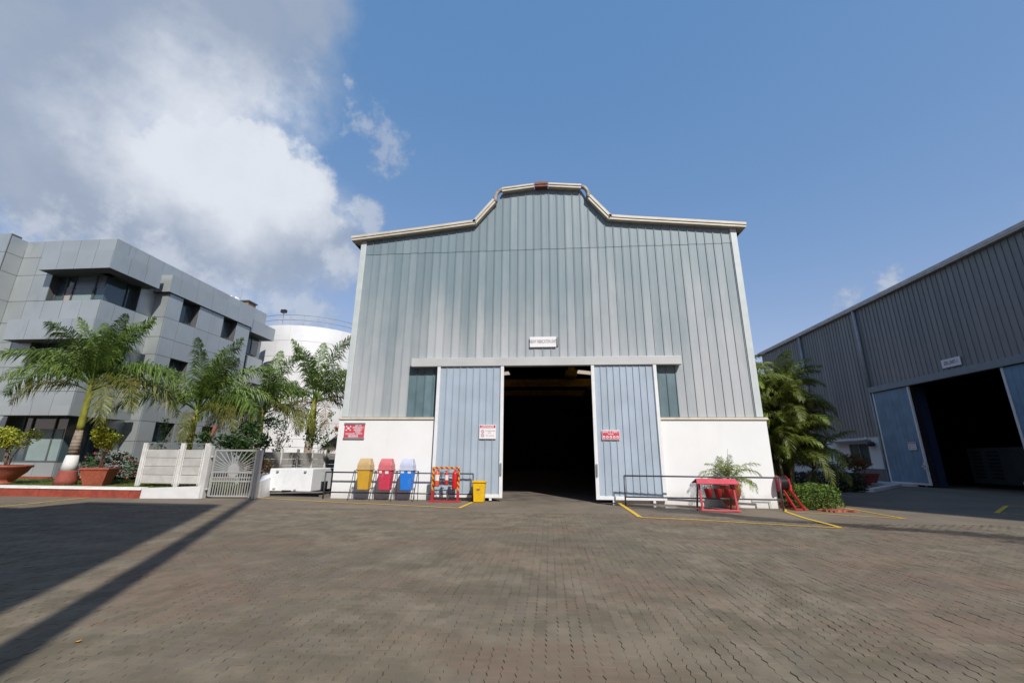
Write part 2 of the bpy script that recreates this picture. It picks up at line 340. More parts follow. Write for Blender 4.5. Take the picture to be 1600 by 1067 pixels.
# ------------------------------------------------------------------ ground
def ground_mat():
    n = NT('joint_sand'); col = n.mix(n.ramp(n.noise(2.2, 7, .7), .38, .56), (.085, .07, .05), (.175, .145, .105)); return n.done(col, .9, 0, .2)
def paver_mat():
    n = NT('paver_concrete')
    big = n.noise(.28, 5, .6, sc=(1, 1.6, 1)); mid = n.noise(1.5, 5, .6, off=(4, 2, 0))
    col = n.mix(n.ramp(mid, .38, .62), (.150, .124, .086), (.205, .170, .122))
    red = n.ma('MULTIPLY_ADD', n.ma('SUBTRACT', n.noise(5, 5, .7), .5), .22, big)
    red = n.ma('MULTIPLY_ADD', n.ma('SUBTRACT', n.island(), .5), .10, red)
    col = n.mix(n.ma('MULTIPLY', n.ramp(red, .47, .60), .7), col, (.178, .122, .088))
    gry = n.ma('MULTIPLY_ADD', n.ma('SUBTRACT', n.island(), .5), .28, n.noise(.45, 5, .6, off=(11, 3, 0)))
    col = n.mix(n.ma('MULTIPLY', n.ramp(gry, .55, .64), .55), col, (.118, .106, .086))
    col = n.bright(col, n.island(), .13)
    oil = n.noise(.9, 6, .65, off=(17, 4, 0)); col = n.mix(n.ma('MULTIPLY', n.ramp(oil, .60, .72), .42), col, (.075, .062, .048))
    tyre = n.noise(.8, 5, .6, sc=(.35, 1.9, 1), off=(3, 22, 0)); col = n.mix(n.ma('MULTIPLY', n.ramp(tyre, .54, .66), .38), col, (.10, .083, .062))
    sp = n.noise(38, 6, .75); col = n.mix(n.ma('MULTIPLY', n.ramp(sp, .60, .74), .35), col, (.29, .26, .21))
    sp2 = n.noise(55, 5, .7, off=(2, 8, 1)); col = n.mix(n.ma('MULTIPLY', n.ramp(sp2, .60, .76), .45), col, (.07, .06, .05))
    eff = n.noise(2.3, 8, .75, sc=(.6, 2.2, 1), off=(9, 1, 0)); col = n.mix(n.ma('MULTIPLY', n.ramp(eff, .62, .74), .5), col, (.27, .245, .205))
    band = wetband(n); col = n.mix(n.ma('MULTIPLY', band, .85), col, (.036, .031, .027))
    n.bump(n.noise(60, 6, .7), .5, .006); return n.done(col, n.ma('MULTIPLY_ADD', band, -.12, .87), 0, .22)
def wetband(n):
    q = n.xyz()
    lw = n.ma('MULTIPLY', n.ma('SUBTRACT', n.ma('ADD', q['Y'], n.ma('MULTIPLY', q['X'], .70)), 17.95), .82)
    wob = n.ma('MULTIPLY_ADD', n.ma('SUBTRACT', n.noise(.55, 6, .65, sc=(1, 2.2, 1), off=(1, 6, 2)), .5), 3.0, lw)
    return n.ma('MULTIPLY', n.ma('MULTIPLY', n.ramp(n.ma('ABSOLUTE', wob), .35, .85, 1., 0.), n.ramp(q['X'], 1.4, 3.2)), n.ramp(q['Y'], 8.5, 11.0))
def road_mat():
    n = NT('worn_concrete'); a = n.noise(.5, 6, .6); b = n.noise(3, 7, .65, sc=(1, .5, 1))
    col = n.mix(n.ramp(a, .3, .7), (.158, .128, .095), (.21, .172, .128)); col = n.mix(n.ma('MULTIPLY', n.ramp(b, .5, .72), .5), col, (.105, .088, .07))
    col = n.mix(n.ma('MULTIPLY', n.ramp(n.noise(1.1, 6, .6, off=(5, 5, 5)), .55, .7), .5), col, (.17, .13, .10))
    sp = n.noise(45, 5, .7); col = n.mix(n.ma('MULTIPLY', n.ramp(sp, .58, .75), .3), col, (.25, .23, .20))
    q = n.xyz()
    # dark wet run-off south of the right-hand white wall
    band = wetband(n)
    col = n.mix(n.ma('MULTIPLY', band, .85), col, (.034, .03, .026))
    n.bump(n.noise(50, 6, .7), .35, .006)
    return n.done(col, n.ma('MULTIPLY_ADD', band, -.14, .85), 0, .25)
M_ROAD = road_mat()
struct('ground', MB().quad((-700, -700, -.22), (700, -700, -.22), (700, 900, -.22), (-700, 900, -.22)), mat('earth', (.13, .11, .085), .95, var=.25, vs=.2))
def bed():
    mb = MB(); xs = [-60, -30, -22] + [-20 + .5 * i for i in range(77)] + [22, 40, 60]; ys = [-60, -10, 0] + [1 + .5 * i for i in range(22)] + [12.25, 12.75, 13.25, 14.1]
    vs = [(x, y, gz(x, y) - .008 + (.006 * math.sin(x * .9 + 1.3) * math.sin(y * .8) if y > 1 else 0)) for y in ys for x in xs]; k = len(xs)
    struct('paving_bed', mb.add(vs, [(j * k + i, j * k + i + 1, (j + 1) * k + i + 1, (j + 1) * k + i) for j in range(len(ys) - 1) for i in range(k - 1)]), ground_mat())
bed()
def boundary(x): return 13.72 + .12 * math.sin(x * .7) - .09 * max(0, x - 2) * (1 if x < 9 else 0) - (.63 if x >= 9 else 0)
def road():
    mb = MB(); xs = [-60, -40, -26] + [round(-22 + .25 * i, 2) for i in range(153)] + [22, 26, 40, 60]
    ys = [None, 14.0, 14.25, 14.5, 14.75, 15, 15.25, 15.5, 15.75, 16, 16.25, 16.5, 16.75, 17.1, 17.5, 18, 20, 24, 30, 45, 80, 140]
    nx = len(xs); vs = []
    for y in ys:
        for x in xs:
            yy = boundary(x) if y is None else y
            vs.append((x, yy, gz(x, yy)))
    fs = [(j * nx + i, j * nx + i + 1, (j + 1) * nx + i + 1, (j + 1) * nx + i) for j in range(len(ys) - 1) for i in range(nx - 1)]
    # front lip
    o = len(vs); vs += [(x, boundary(x), -.06) for x in xs]; fs += [(o + i, o + i + 1, i + 1, i) for i in range(nx - 1)]
    mb.add(vs, fs); struct('road', mb, M_ROAD)
road()

def pavers():
    a = .010; hw, hl = .1125 / 2, .225 / 2
    pv = [(-hl, 0), (-.084, a), (-.028, -a), (.028, a), (.084, -a), (hl, 0)]
    base = [(hw + dx, v) for v, dx in pv] + [(-hw + dx, v) for v, dx in reversed(pv)]
    base = np.array(base); n = len(base)
    rng = random.Random(3); M = paver_mat()
    cells = []
    for c in range(-int(19.5 / .1125), int(17 / .1125)):
        x = c * .1125; y = 1.6 + (c % 2) * .1125 + .02 * math.sin(c * .37)
        while y < boundary(x) - .10:
            if abs(x + .08 * y) < 1.27 * y + 1.2: cells.append((x, y))
            y += .225
    cells.sort(key=lambda p: (p[0] ** 2 + p[1] ** 2) if (abs(p[0] + .0875 * p[1]) < 1.16 * p[1] + .05 and p[1] > 2.95) else 1e6 + p[1])
    holder = bpy.data.objects.new('paved_yard', None); COL.objects.link(holder); holder['kind'] = 'structure'
    def build(p, mb):
        x, y = p; g = gz(x, y)
        gap = .0006 + .0075 * rng.random() ** 6; sx = 1 - gap / hw * .5; jx = rng.gauss(0, .0014); jy = rng.gauss(0, .0016); rot = rng.gauss(0, .010)
        tz = g + rng.gauss(0, .0014) + .006 * math.sin(x * .9 + 1.3) * math.sin(y * .8); tx, ty = rng.gauss(0, .006), rng.gauss(0, .006)
        q = base * np.array([1 - gap / hw, 1 - gap / hl * .75]); cr, sr = math.cos(rot), math.sin(rot)
        o = np.stack([q[:, 0] * cr - q[:, 1] * sr, q[:, 0] * sr + q[:, 1] * cr], 1)
        i = o * np.array([1 - .002 / hw, 1 - .002 / hl])
        top = [(x + jx + u, y + jy + v, tz + u * tx + v * ty) for u, v in i]
        mid = [(x + jx + u, y + jy + v, tz + u * tx + v * ty - .002) for u, v in o]
        low = [(x + jx + u, y + jy + v, g - .028) for u, v in o]
        mb.add(top + mid + low, [tuple(range(n))] + [(n + k, n + (k + 1) % n, (k + 1) % n, k) for k in range(n)] + [(2 * n + k, 2 * n + (k + 1) % n, n + (k + 1) % n, n + k) for k in range(n)])
    for p in cells[:300]:
        mb = MB(); build(p, mb); part('paver', holder, mb, M)
    mb = MB()
    for p in cells[300:]: build(p, mb)
    part('pavers', holder, mb, M, kind='stuff')
pavers()

def line(pts, w=.1):
    mb = MB()
    for (x0, y0), (x1, y1) in zip(pts, pts[1:]):
        d = Vector((x1 - x0, y1 - y0)); Ln = d.length; k = max(1, int(Ln / .3)); u = d / Ln; nrm = Vector((-u.y, u.x)) * w / 2
        for i in range(k):
            a = Vector((x0, y0)) + d * (i / k); b = Vector((x0, y0)) + d * ((i + 1) / k)
            c = [a - nrm, b - nrm, b + nrm, a + nrm]
            mb.quad(*[(p.x, p.y, gz(p.x, p.y) + .012) for p in c])
    struct('yellow_line', mb, M_LINE)
line([(-16.84, 12.3), (-17.4, 15.6)], .1)
line([(-11.5, 16.6), (-7.76, 15.56), (-5.71, 15.12), (-2.98, 14.44)], .1); line([(-2.94, 14.47), (-2.83, 16.5)], .12)
line([(2.55, 17.0), (2.53, 13.15)], .13); line([(2.53, 13.08), (4.15, 12.76), (5.72, 12.26), (7.1, 11.85)], .1)
line([(8.25, 16.75), (7.95, 16.15), (7.13, 11.95)], .12); line([(8.05, 16.0), (10.6, 14.75)], .09); line([(10.66, 14.7), (10.75, 17.6)], .09)
line([(14.42, 16.0), (17.1, 18.5), (24, 18.2)], .13); line([(14.5, 15.93), (17, 13.6)], .1)
# puddle by the right-hand door
def puddle():
    mb = MB(); rng = random.Random(5); pts = []
    for i in range(40):
        t = i / 40 * 2 * math.pi; u = math.cos(t); v = math.sin(t)
        L_ = 1.9 + .25 * math.sin(3 * t + 1) + .12 * math.sin(7 * t); Wd = .28 + .07 * math.sin(5 * t) + .05 * math.sin(9 * t + 2)
        x = 3.55 + u * L_; y = 16.0 + v * Wd - .40 * u * L_
        pts.append((x, y, gz(x, y) + .009))
    mb.add(pts, [tuple(range(40))]); n = NT('puddle_water'); n.done((.035, .032, .03), .07, 0, .8); struct('puddle', mb, n.m)
puddle()
lf = MB(); lf.add([(-4.18, 3.94, .010), (-4.163, 3.93, .016), (-4.135, 3.935, .014), (-4.125, 3.95, .022), (-4.135, 3.968, .020), (-4.165, 3.965, .012), (-4.15, 3.95, .006)], [(0, 1, 6), (1, 2, 6), (2, 3, 6), (3, 4, 6), (4, 5, 6), (5, 0, 6)])
tag(part('fallen_leaf', None, lf, mat('leaf_orange', (.75, .33, .02), .6)), 'small yellow orange leaf lying alone on the grey pavers', 'leaf')

# ------------------------------------------------------------------ main factory hall
XC = -0.2
def ztop(x):
    o = abs(x - XC)
    P = [(0, 13.62), (1.85, 13.40), (2.07, 12.97), (2.95, 11.78), (8.7, 11.18)]
    for (a, za), (b, zb) in zip(P, P[1:]):
        if o <= b: return za + (zb - za) * (o - a) / (b - a)
    return P[-1][1]
H = thing('factory_hall', 'large grey blue corrugated factory hall with stepped roofline and half open sliding doors', 'factory building', (XC, 17.2, 0))
outl = [(-8.6, -.3), (-2.75, -.3), (-2.75, 5.45), (2.35, 5.45), (2.35, -.3), (8.2, -.3), (8.2, ztop(8.2)), (2.75, ztop(2.75)), (1.87, ztop(1.87)), (1.65, ztop(1.65)), (XC, ztop(XC)), (-2.05, ztop(-2.05)), (-2.27, ztop(-2.27)), (-3.15, ztop(-3.15)), (-8.6, ztop(-8.6))]
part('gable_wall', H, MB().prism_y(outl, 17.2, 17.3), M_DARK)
def sheet_prof(w, rib=.032):
    return [(0.0, 0.0), (w * .10, .004), (w * .45, 0.0), (w * .905, .0), (w * .925, rib), (w * .988, rib), (w, 0.0)]
def sheet(x0, w, yb, zb, zt, rib=.032):
    """one ribbed sheet; zt a function of x"""
    mb = MB(); pr = sheet_prof(w, rib); n = len(pr)
    xs = sorted(set([x0 + p[0] for p in pr] + [k for k in (XC - 2.95, XC - 2.07, XC - 1.85, XC, XC + 1.85, XC + 2.07, XC + 2.95) if x0 < k < x0 + w]))
    def off(x):
        for (a, ha), (b, hb) in zip(pr, pr[1:]):
            if x - x0 <= b + 1e-9: return ha + (hb - ha) * (x - x0 - a) / (b - a)
        return 0
    vs = []
    for x in xs: vs.append((x, yb - .03 - off(x), zb)); vs.append((x, yb - .03 - off(x), zt(x)))
    k = len(xs); fs = [(2 * i, 2 * i + 2, 2 * i + 3, 2 * i + 1) for i in range(k - 1)]
    vs += [(xs[0], yb, zb), (xs[0], yb, zt(xs[0])), (xs[-1], yb, zb), (xs[-1], yb, zt(xs[-1]))]
    fs += [(2 * k, 0, 1, 2 * k + 1), (2 * k - 2, 2 * k + 2, 2 * k + 3, 2 * k - 1)]
    return mb.add(vs, fs)
NS = 46; PW = 16.2 / NS
for i in range(NS):
    x0 = -8.3 + i * PW; xm = x0 + PW / 2
    zb = 5.58 if -4.55 < xm < 4.25 else 3.17
    fresh = (-5.66 < xm < -4.5) or (4.2 < xm < 5.25)
    j = random.uniform(-.004, .004)
    if fresh:
        part('cladding_sheet', H, sheet(x0 + .002, PW - .004, 17.2, 3.17, lambda x: 5.3), M_CLADF)
        zb = 5.3
    part('cladding_sheet', H, sheet(x0 + .002, PW - .004, 17.2 + j, zb, lambda x: 10.62), M_CLAD)
    part('cladding_sheet', H, sheet(x0 + .002, PW - .004, 17.186 + j, 10.55 + random.uniform(-.012, .012), lambda x: ztop(x)), M_CLAD)
for x0, x1 in ((-8.56, -8.302), (7.902, 8.16)):
    part('corner_trim', H, MB().box(x0, x1, 17.10, 17.4, 3.17, 11.22), M_TRIMG, bevel=.015)
part('plinth_wall', H, MB().box(-8.62, -2.75, 17.06, 17.199, -.3, 3.06), M_WHITEWALL)
part('plinth_wall', H, MB().box(2.35, 8.22, 17.06, 17.199, -.3, 3.06), M_WHITEWALL)
part('flashing', H, MB().box(-8.68, -4.57, 17.01, 17.199, 3.062, 3.085).box(-8.66, -4.57, 17.03, 17.199, 3.086, 3.15), M_CREAM)
part('flashing', H, MB().box(4.28, 8.30, 17.01, 17.199, 3.062, 3.085).box(4.28, 8.28, 17.03, 17.199, 3.086, 3.15), M_CREAM)
# eave trims, piece by piece
def trim(pa, pb, name='eave_trim', m=M_CREAM, y0=16.92, h=.215):
    (xa, za), (xb, zb) = pa, pb; d = Vector((xb - xa, zb - za)).normalized(); nn = Vector((-d.y, d.x))
    if nn.y < 0: nn = -nn
    mb = MB()
    for a, b, yf in ((0, .09, y0), (.092, .101, y0 + .05), (.103, h, y0 - .03)):
        q = [(xa + nn.x * a, za + nn.y * a), (xb + nn.x * a, zb + nn.y * a), (xb + nn.x * b, zb + nn.y * b), (xa + nn.x * b, za + nn.y * b)]
        mb.prism_y(q, yf, 17.45)
    part(name, H, mb, m)
PT = [(-8.95, ztop(-8.7) - .02), (-5.6, ztop(-5.6)), (-3.17, ztop(-3.15) + .02), (-2.26, ztop(-2.27) - .05)]
for a, b in zip(PT, PT[1:]): trim(a, b)
PR = [(2.75, ztop(2.75) + .02), (3.75, ztop(3.75)), (8.5, ztop(8.5) - .02)]
trim((1.86, ztop(1.87) - .05), (2.75, ztop(2.75) + .02))
for a, b in zip(PR, PR[1:]): trim(a, b)
trim((-2.0, ztop(-2.0) + .02), (-.52, ztop(-.52)), h=.19); trim((.12, ztop(.12)), (1.6, ztop(1.6) + .02), h=.19)
trim((-.5, ztop(-.5)), (.1, ztop(.1)), 'ridge_cap', M_RUST, 16.89, .22)
for s in (-1, 1):
    pts = []
    for q in range(7):
        a = q / 6 * math.pi * .5
        pts.append((XC + s * (1.80 + .32 * math.sin(a)), 17.0, 13.06 + .44 * math.cos(a) + .04))
    pts.append((XC + s * 2.10, 17.0, 12.9)); part('shoulder_trim', H, MB().tube(pts, .095, 8), mat('trim_weathered', (.36, .31, .26), .6, var=.3, vs=6), smooth=True)
# roof, side walls, back wall, floor, skylights
roofl = [(-8.95, 11.18), (-3.15, ztop(-3.15) + .05), (-2.27, ztop(-2.27)), (-2.05, ztop(-2.05)), (XC, ztop(XC)), (1.65, ztop(1.65)), (1.87, ztop(1.87)), (2.75, ztop(2.75) + .05), (8.5, 11.18)]
rb = MB()
def roofstrip(p, q, y0, y1): rb.prism_y([p, q, (q[0], q[1] + .12), (p[0], p[1] + .12)], y0, y1)
for i, (p, q) in enumerate(zip(roofl, roofl[1:])):
    if i in (0, 7):
        f = lambda t: (p[0] + (q[0] - p[0]) * t, p[1] + (q[1] - p[1]) * t)
        for y0, y1 in ((17.3, 36.5), (39.5, 50.2), (52.6, 62)): roofstrip(p, q, y0, y1)
        ts = ((0, .5), (.72, 1)) if i == 0 else ((0, .14), (.5, 1))
        for a, b in ts: roofstrip(f(a), f(b), 50.2, 52.6); roofstrip(f(a), f(b), 36.5, 39.5)
    else: roofstrip(p, q, 17.3, 62)
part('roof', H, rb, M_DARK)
sk = NT('skylight_sheet'); sk.done((.75, .70, .6), .5); skt = sk.N.new('ShaderNodeBsdfTranslucent'); skt.inputs[0].default_value = (.42, .33, .24, 1); sk.L.new(skt.outputs[0], sk.N['Material Output'].inputs[0])
for i, (a, b) in ((0, (.5, .72)), (7, (.14, .5))):
    p, q = roofl[i], roofl[i + 1]; f = lambda t: (p[0] + (q[0] - p[0]) * t, p[1] + (q[1] - p[1]) * t + .06)
    (xa, za), (xb, zb) = f(a), f(b)
    for y0, y1 in ((50.2, 52.6), (36.5, 39.5)): part('skylight', H, MB().quad((xa, y0, za), (xb, y0, zb), (xb, y1, zb), (xa, y1, za)), sk.m)  # nearer strip is out of view, added to light the crane girders
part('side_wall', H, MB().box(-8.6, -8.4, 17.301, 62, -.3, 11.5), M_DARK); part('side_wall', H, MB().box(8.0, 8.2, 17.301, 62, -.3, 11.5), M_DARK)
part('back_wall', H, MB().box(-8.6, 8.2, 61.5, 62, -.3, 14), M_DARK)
part('floor', H, MB().box(-8.4, 8.0, 17.2, 61.5, -.2, .008), M_FLOORIN)
# door header with its drip edge
part('door_header', H, MB().box(-5.68, 5.26, 16.86, 17.14, 5.21, 5.56), M_HEADER, bevel=.012)
# sliding doors
def door(x0, x1, hx):
    d = part('sliding_door', H, MB().box(x0 + .05, x1 - .05, 16.97, 17.0, .2, 5.3), M_DARK)
    n = 9; w = (x1 - x0 - .26) / n
    for i in range(n): part('door_sheet', d, sheet(x0 + .13 + i * w + .001, w - .002, 16.972, .24, lambda x: 5.22, .032), M_DOOR)
    f = MB().box(x0, x0 + .129, 16.88, 16.99, .12, 5.28).box(x1 - .129, x1, 16.88, 16.99, .12, 5.28).box(x0 + .13, x1 - .13, 16.885, 16.99, .12, .245)
    part('door_frame', d, f, M_WHITEPAINT, bevel=.008)
    part('handle', d, MB().box(hx - .03, hx + .03, 16.82, 16.88, .95, 1.4), M_GALV, bevel=.01)
    for wx in (x0 + .65, x1 - .45): part('door_wheel', d, MB().bar((wx, 16.93, .14), (wx, 16.93, .03), .09, .07), M_WHITEPAINT)
door(-4.56, -1.80, -1.86); door(1.71, 4.27, 1.78)
part('drain_pipe', H, MB().box(7.3, 7.95, 17.03, 17.06, .12, .19).box(7.88, 7.95, 17.03, 17.06, -.1, .119), mat('pipe_grey', (.5, .5, .49), .6))
# overhead crane seen high in the dark hall
CR = thing('overhead_crane', 'yellow overhead crane girder high up inside the dark hall', 'crane', (0, 40, 8))
M_CRANE = mat('crane_yellow', (.62, .36, .02), .5, var=.15)
part('girder', CR, MB().box(-8.3, 7.9, 39.6, 40.2, 8.05, 8.75), M_CRANE)
part('girder', CR, MB().box(-8.3, 7.9, 46.6, 47.2, 8.2, 8.8), M_CRANE)
part('trolley', CR, MB().box(1.6, 2.7, 39.3, 41.4, 9.0, 9.6).box(1.9, 2.5, 39.5, 41.0, 9.602, 9.85), M_CRANE)
part('rail_beam', CR, MB().box(3.2, 7.9, 35, 60, 7.0, 7.3), M_CRANE)

# ------------------------------------------------------------------ signs on the hall
S1 = thing('sign', 'white board reading HEAVY FABRICATION UNIT above the big doors', 'sign', (-.2, 17.1, 6.26))
part('board', S1, MB().box(-.75, .35, 17.085, 17.115, 6.04, 6.48), M_WHITESIGN); part('bracket', S1, MB().box(.375, .45, 17.10, 17.125, 6.1, 6.44), mat('bracket_grey', (.25, .25, .25), .6))
text('lettering', S1, 'HEAVY FABRICATION UNIT', .215, (-.2, 17.082, 6.265), M_INK, sx=.415, bold=.001)
S2 = thing('sign', 'red emergency assembly point sign on the white wall above the bins', 'sign', (-7.9, 17.05, 2.6))
part('board', S2, MB().box(-8.34, -7.5, 17.02, 17.055, 2.33, 2.86), M_REDSIGN)
part('sign_frame', S2, MB().box(-8.36, -7.48, 17.0, 17.058, 2.861, 2.92).box(-8.36, -7.48, 17.01, 17.058, 2.27, 2.329), M_GALV)
for k, (s, zz) in enumerate((('GO TO', 2.80), ('EMERGENCY', 2.72), ('ASSEMBLY', 2.635), ('POINT', 2.555))): text('lettering', S2, s, .095, (-7.76, 17.016, zz), M_WHITESIGN, sx=.85, bold=.002)
text('lettering', S2, '\u0906\u092a\u093e\u0924\u0915\u093e\u0932\u0940\u0928 \u0938\u094d\u0925\u093f\u0924\u093f \u092e\u0947\u0902', .085, (-7.93, 17.016, 2.475), M_WHITESIGN, bold=.001)
text('lettering', S2, '\u092f\u0939\u093e\u0901 \u090f\u0915\u0924\u094d\u0930 \u0939\u094b\u0902', .085, (-7.95, 17.016, 2.41), M_WHITESIGN, bold=.001)
ar = MB().box(-8.08, -7.72, 17.012, 17.018, 2.352, 2.375); ar.add([(-8.17, 17.014, 2.363), (-8.06, 17.014, 2.34), (-8.06, 17.014, 2.387)], [(0, 1, 2)]); part('arrow', S2, ar, M_WHITESIGN)
em = MB()
for sx, sz in ((-1, -1), (1, -1), (1, 1), (-1, 1)):
    c = Vector((-8.17 + sx * .10, 17.015, 2.695 + sz * .085)); t = Vector((-8.17 + sx * .045, 17.015, 2.695 + sz * .04))
    p = (t - c).normalized(); q = Vector((-p.z, 0, p.x)); em.add([t, c + q * .035, c - q * .035], [(0, 1, 2)])
em.add([(-8.17 + .05 * math.cos(a / 10 * 6.283), 17.015, 2.695 + .045 * math.sin(a / 10 * 6.283)) for a in range(10)], [tuple(range(10))])
part('emblem', S2, em, M_WHITESIGN)
def danger(x0, x1, z0, z1, yf, label, face='y'):
    w = x1 - x0; h = z1 - z0
    S = thing('sign', label, 'sign', ((x0 + x1) / 2, yf, (z0 + z1) / 2) if face == 'y' else (yf, (x0 + x1) / 2, (z0 + z1) / 2))
    def P(u, z, d=0): return (u, yf - d, z) if face == 'y' else (yf - d, u, z)
    def bx(a, b, za, zb, d0, d1):
        return MB().box(a, b, yf - d1, yf - d0, za, zb) if face == 'y' else MB().box(yf - d1, yf - d0, a, b, za, zb)
    part('board', S, bx(x0, x1, z0, z1, 0, .02), M_WHITESIGN); part('header_band', S, bx(x0 + .02, x1 - .02, z1 - h * .23, z1 - .02, .0201, .023), M_REDSIGN)
    sg = 1 if face == 'y' else -1; cu = (x0 + x1) / 2; lx = x0 if sg == 1 else x1
    text('lettering', S, 'DANGER', h * .25, P(cu, z1 - h * .13, .0255), M_WHITESIGN, face, .9, bold=.002)
    for k, zz in enumerate((z0 + h * .52, z0 + h * .24)):
        cx = lx + sg * w * .2; ri = MB()
        for a in range(20):
            t0, t1 = a / 20 * 6.2832, (a + 1) / 20 * 6.2832
            r0, r1 = h * .085, h * .12
            ri.quad(P(cx + r0 * math.cos(t0), zz + r0 * math.sin(t0), .022), P(cx + r1 * math.cos(t0), zz + r1 * math.sin(t0), .022), P(cx + r1 * math.cos(t1), zz + r1 * math.sin(t1), .022), P(cx + r0 * math.cos(t1), zz + r0 * math.sin(t1), .022))
        q = h * .075; e = h * .015
        ri.quad(P(cx - sg * q - e, zz + q, .0225), P(cx - sg * q + e, zz + q + e, .0225), P(cx + sg * q + e, zz - q, .0225), P(cx + sg * q - e, zz - q - e, .0225))
        part('prohibition_mark', S, ri, M_INKRED)
    text('lettering', S, 'No unauthorised', h * .13, P(lx + sg * w * .66, z0 + h * .57, .0225), M_INKRED, face, .8); text('lettering', S, 'entry', h * .13, P(lx + sg * w * .62, z0 + h * .44, .0225), M_INKRED, face, .8)
    text('lettering', S, 'No smoking', h * .13, P(lx + sg * w * .64, z0 + h * .23, .0225), M_INKRED, face, .9)
danger(-2.74, -2.08, 2.30, 2.84, 16.9, 'white danger sign with red header on the left blue sliding door of the big hall')
S4 = thing('sign', 'small red SAFETY FIRST sign on the right blue sliding door of the big hall', 'sign', (2.35, 16.9, 2.47))
part('board', S4, MB().box(2.02, 2.70, 16.88, 16.9, 2.29, 2.65), M_WHITESIGN); part('red_field', S4, MB().box(2.035, 2.685, 16.876, 16.879, 2.31, 2.63), M_REDSIGN)
text('lettering', S4, 'SAFETY FIRST', .115, (2.36, 16.873, 2.585), M_WHITESIGN, sx=.9, bold=.002); text('lettering', S4, 'WEAR', .075, (2.36, 16.873, 2.50), M_WHITESIGN, bold=.001)
ic = MB()
for k in range(5):
    cx, cz = 2.10 + k * .128, 2.385; ic.add([(cx + .047 * math.cos(a / 12 * 6.283), 16.874, cz + .05 * math.sin(a / 12 * 6.283)) for a in range(12)], [tuple(range(12))])
part('icons', S4, ic, M_WHITESIGN)
ic = MB()
for k in range(5):
    cx, cz = 2.10 + k * .128, 2.375; ic.add([(cx + r * math.cos(a / 6 * 6.283 + k), 16.872, cz + r * math.sin(a / 6 * 6.283 + k)) for a, r in zip(range(6), (.03, .02, .032, .018, .03, .022))], [tuple(range(6))])
part('icon_figures', S4, ic, M_INKRED)

# ------------------------------------------------------------------ rails
def rail(label, p0, p1, z1, z0, posts):
    T = thing('guard_rail', label, 'railing', (p0[0], p0[1], gz(*p0)))
    a, b = Vector((*p0, 0)), Vector((*p1, 0))
    part('top_tube', T, MB().tube([a + Vector((0, 0, z1)), b + Vector((0, 0, z1))], .028, 10), M_RAIL, smooth=True)
    part('lower_tube', T, MB().tube([a + Vector((0, 0, z0)), b + Vector((0, 0, z0))], .025, 10), M_RAIL, smooth=True)
    for t in posts:
        p = a.lerp(b, t); part('post', T, MB().tube([(p.x, p.y, gz(p.x, p.y) - .05), (p.x, p.y, z1)], .028, 10), M_RAIL, smooth=True)
rail('dark grey tube railing running behind the coloured bins', (-8.75, 16.72), (-2.90, 16.72), .99, .25, (0, 1))
rail('dark grey tube railing in front of the right white wall', (2.68, 16.35), (7.92, 16.15), 1.0, .28, (0, 1))

# ------------------------------------------------------------------ bins
def bin_body(cx, yf, col, colside, lidc, label, stk):
    T = thing('waste_bin', label, 'bin', (cx, yf + .2, .38), 'coloured swing lid bins by the white wall')
    m1 = mat('bin_' + label.split()[0], col, .45, var=.06, vs=6, dirt=(.34, .30, .25), da=.35, dsc=5, ds=(1, 1, .5)); m2 = mat('binlid_' + label.split()[0], lidc, .45, var=.06, vs=5, dirt=(.45, .40, .33), da=.4, dsc=6)
    b = [(cx - .20, yf + .06, .38), (cx + .20, yf + .06, .38), (cx + .20, yf + .36, .38), (cx - .20, yf + .36, .38)]
    t = [(cx - .25, yf, 1.11), (cx + .25, yf, 1.11), (cx + .25, yf + .42, 1.11), (cx - .25, yf + .42, 1.11)]
    part('body', T, MB().hexa(b, t), m1, bevel=.025)
    part('rim', T, MB().box(cx - .275, cx + .275, yf - .025, yf + .445, 1.09, 1.15), m2, bevel=.015)
    pr = []
    for k in range(13):
        a = k / 12 * math.pi; pr.append((yf + .21 - .215 * math.cos(a), 1.152 + .37 * math.sin(a) ** .8))
    vs = [(cx - .25 + (.04 if z > 1.3 else 0), y, z) for y, z in pr] + [(cx + .25 - (.04 if z > 1.3 else 0), y, z) for y, z in pr]
    n = 13; mb = MB().add(vs, [(i, i + 1, n + i + 1, n + i) for i in range(n - 1)] + [tuple(range(n - 1, -1, -1)), tuple(range(n, 2 * n))])
    part('lid', T, mb, m2)
    part('lid_flap', T, MB().hexa([(cx - .19, yf - .006, 1.2), (cx + .19, yf - .006, 1.2), (cx + .19, yf + .02, 1.2), (cx - .19, yf + .02, 1.2)], [(cx - .16, yf + .10, 1.475), (cx + .16, yf + .10, 1.475), (cx + .16, yf + .13, 1.475), (cx - .16, yf + .13, 1.475)]), m2, bevel=.006)
    for dx in (-.264, .264): part('hinge_pin', T, MB().tube([(cx + dx - .02, yf + .2, 1.07), (cx + dx + .02, yf + .2, 1.07)], .022, 8), M_RAIL)
    for (sx0, sx1, z0, z1) in stk: part('sticker', T, MB().quad((cx + sx0, yf + .002 - (z0 - .95) * .0, z0), (cx + sx1, yf + .002, z0), (cx + sx1, yf - .012, z1), (cx + sx0, yf - .012, z1)).add([(cx + sx0, yf + .03, z0)], []), M_WHITESIGN)
    return T
YB = 16.22
bin_body(-7.03, YB, (.62, .36, .035), 0, (.52, .36, .17), 'mustard yellow swing lid bin with tan lid on the rack', [])
bin_body(-6.20, YB, (.60, .05, .10), 0, (.58, .15, .17), 'red swing lid bin with pink red lid between two others', [(-.2, -.1, .99, 1.08), (.03, .16, .97, 1.07)])
bin_body(-5.37, YB, (.02, .20, .72), 0, (.50, .54, .68), 'bright blue swing lid bin with pale lavender lid', [(-.2, -.07, 1.0, 1.075), (.07, .19, .99, 1.07)])
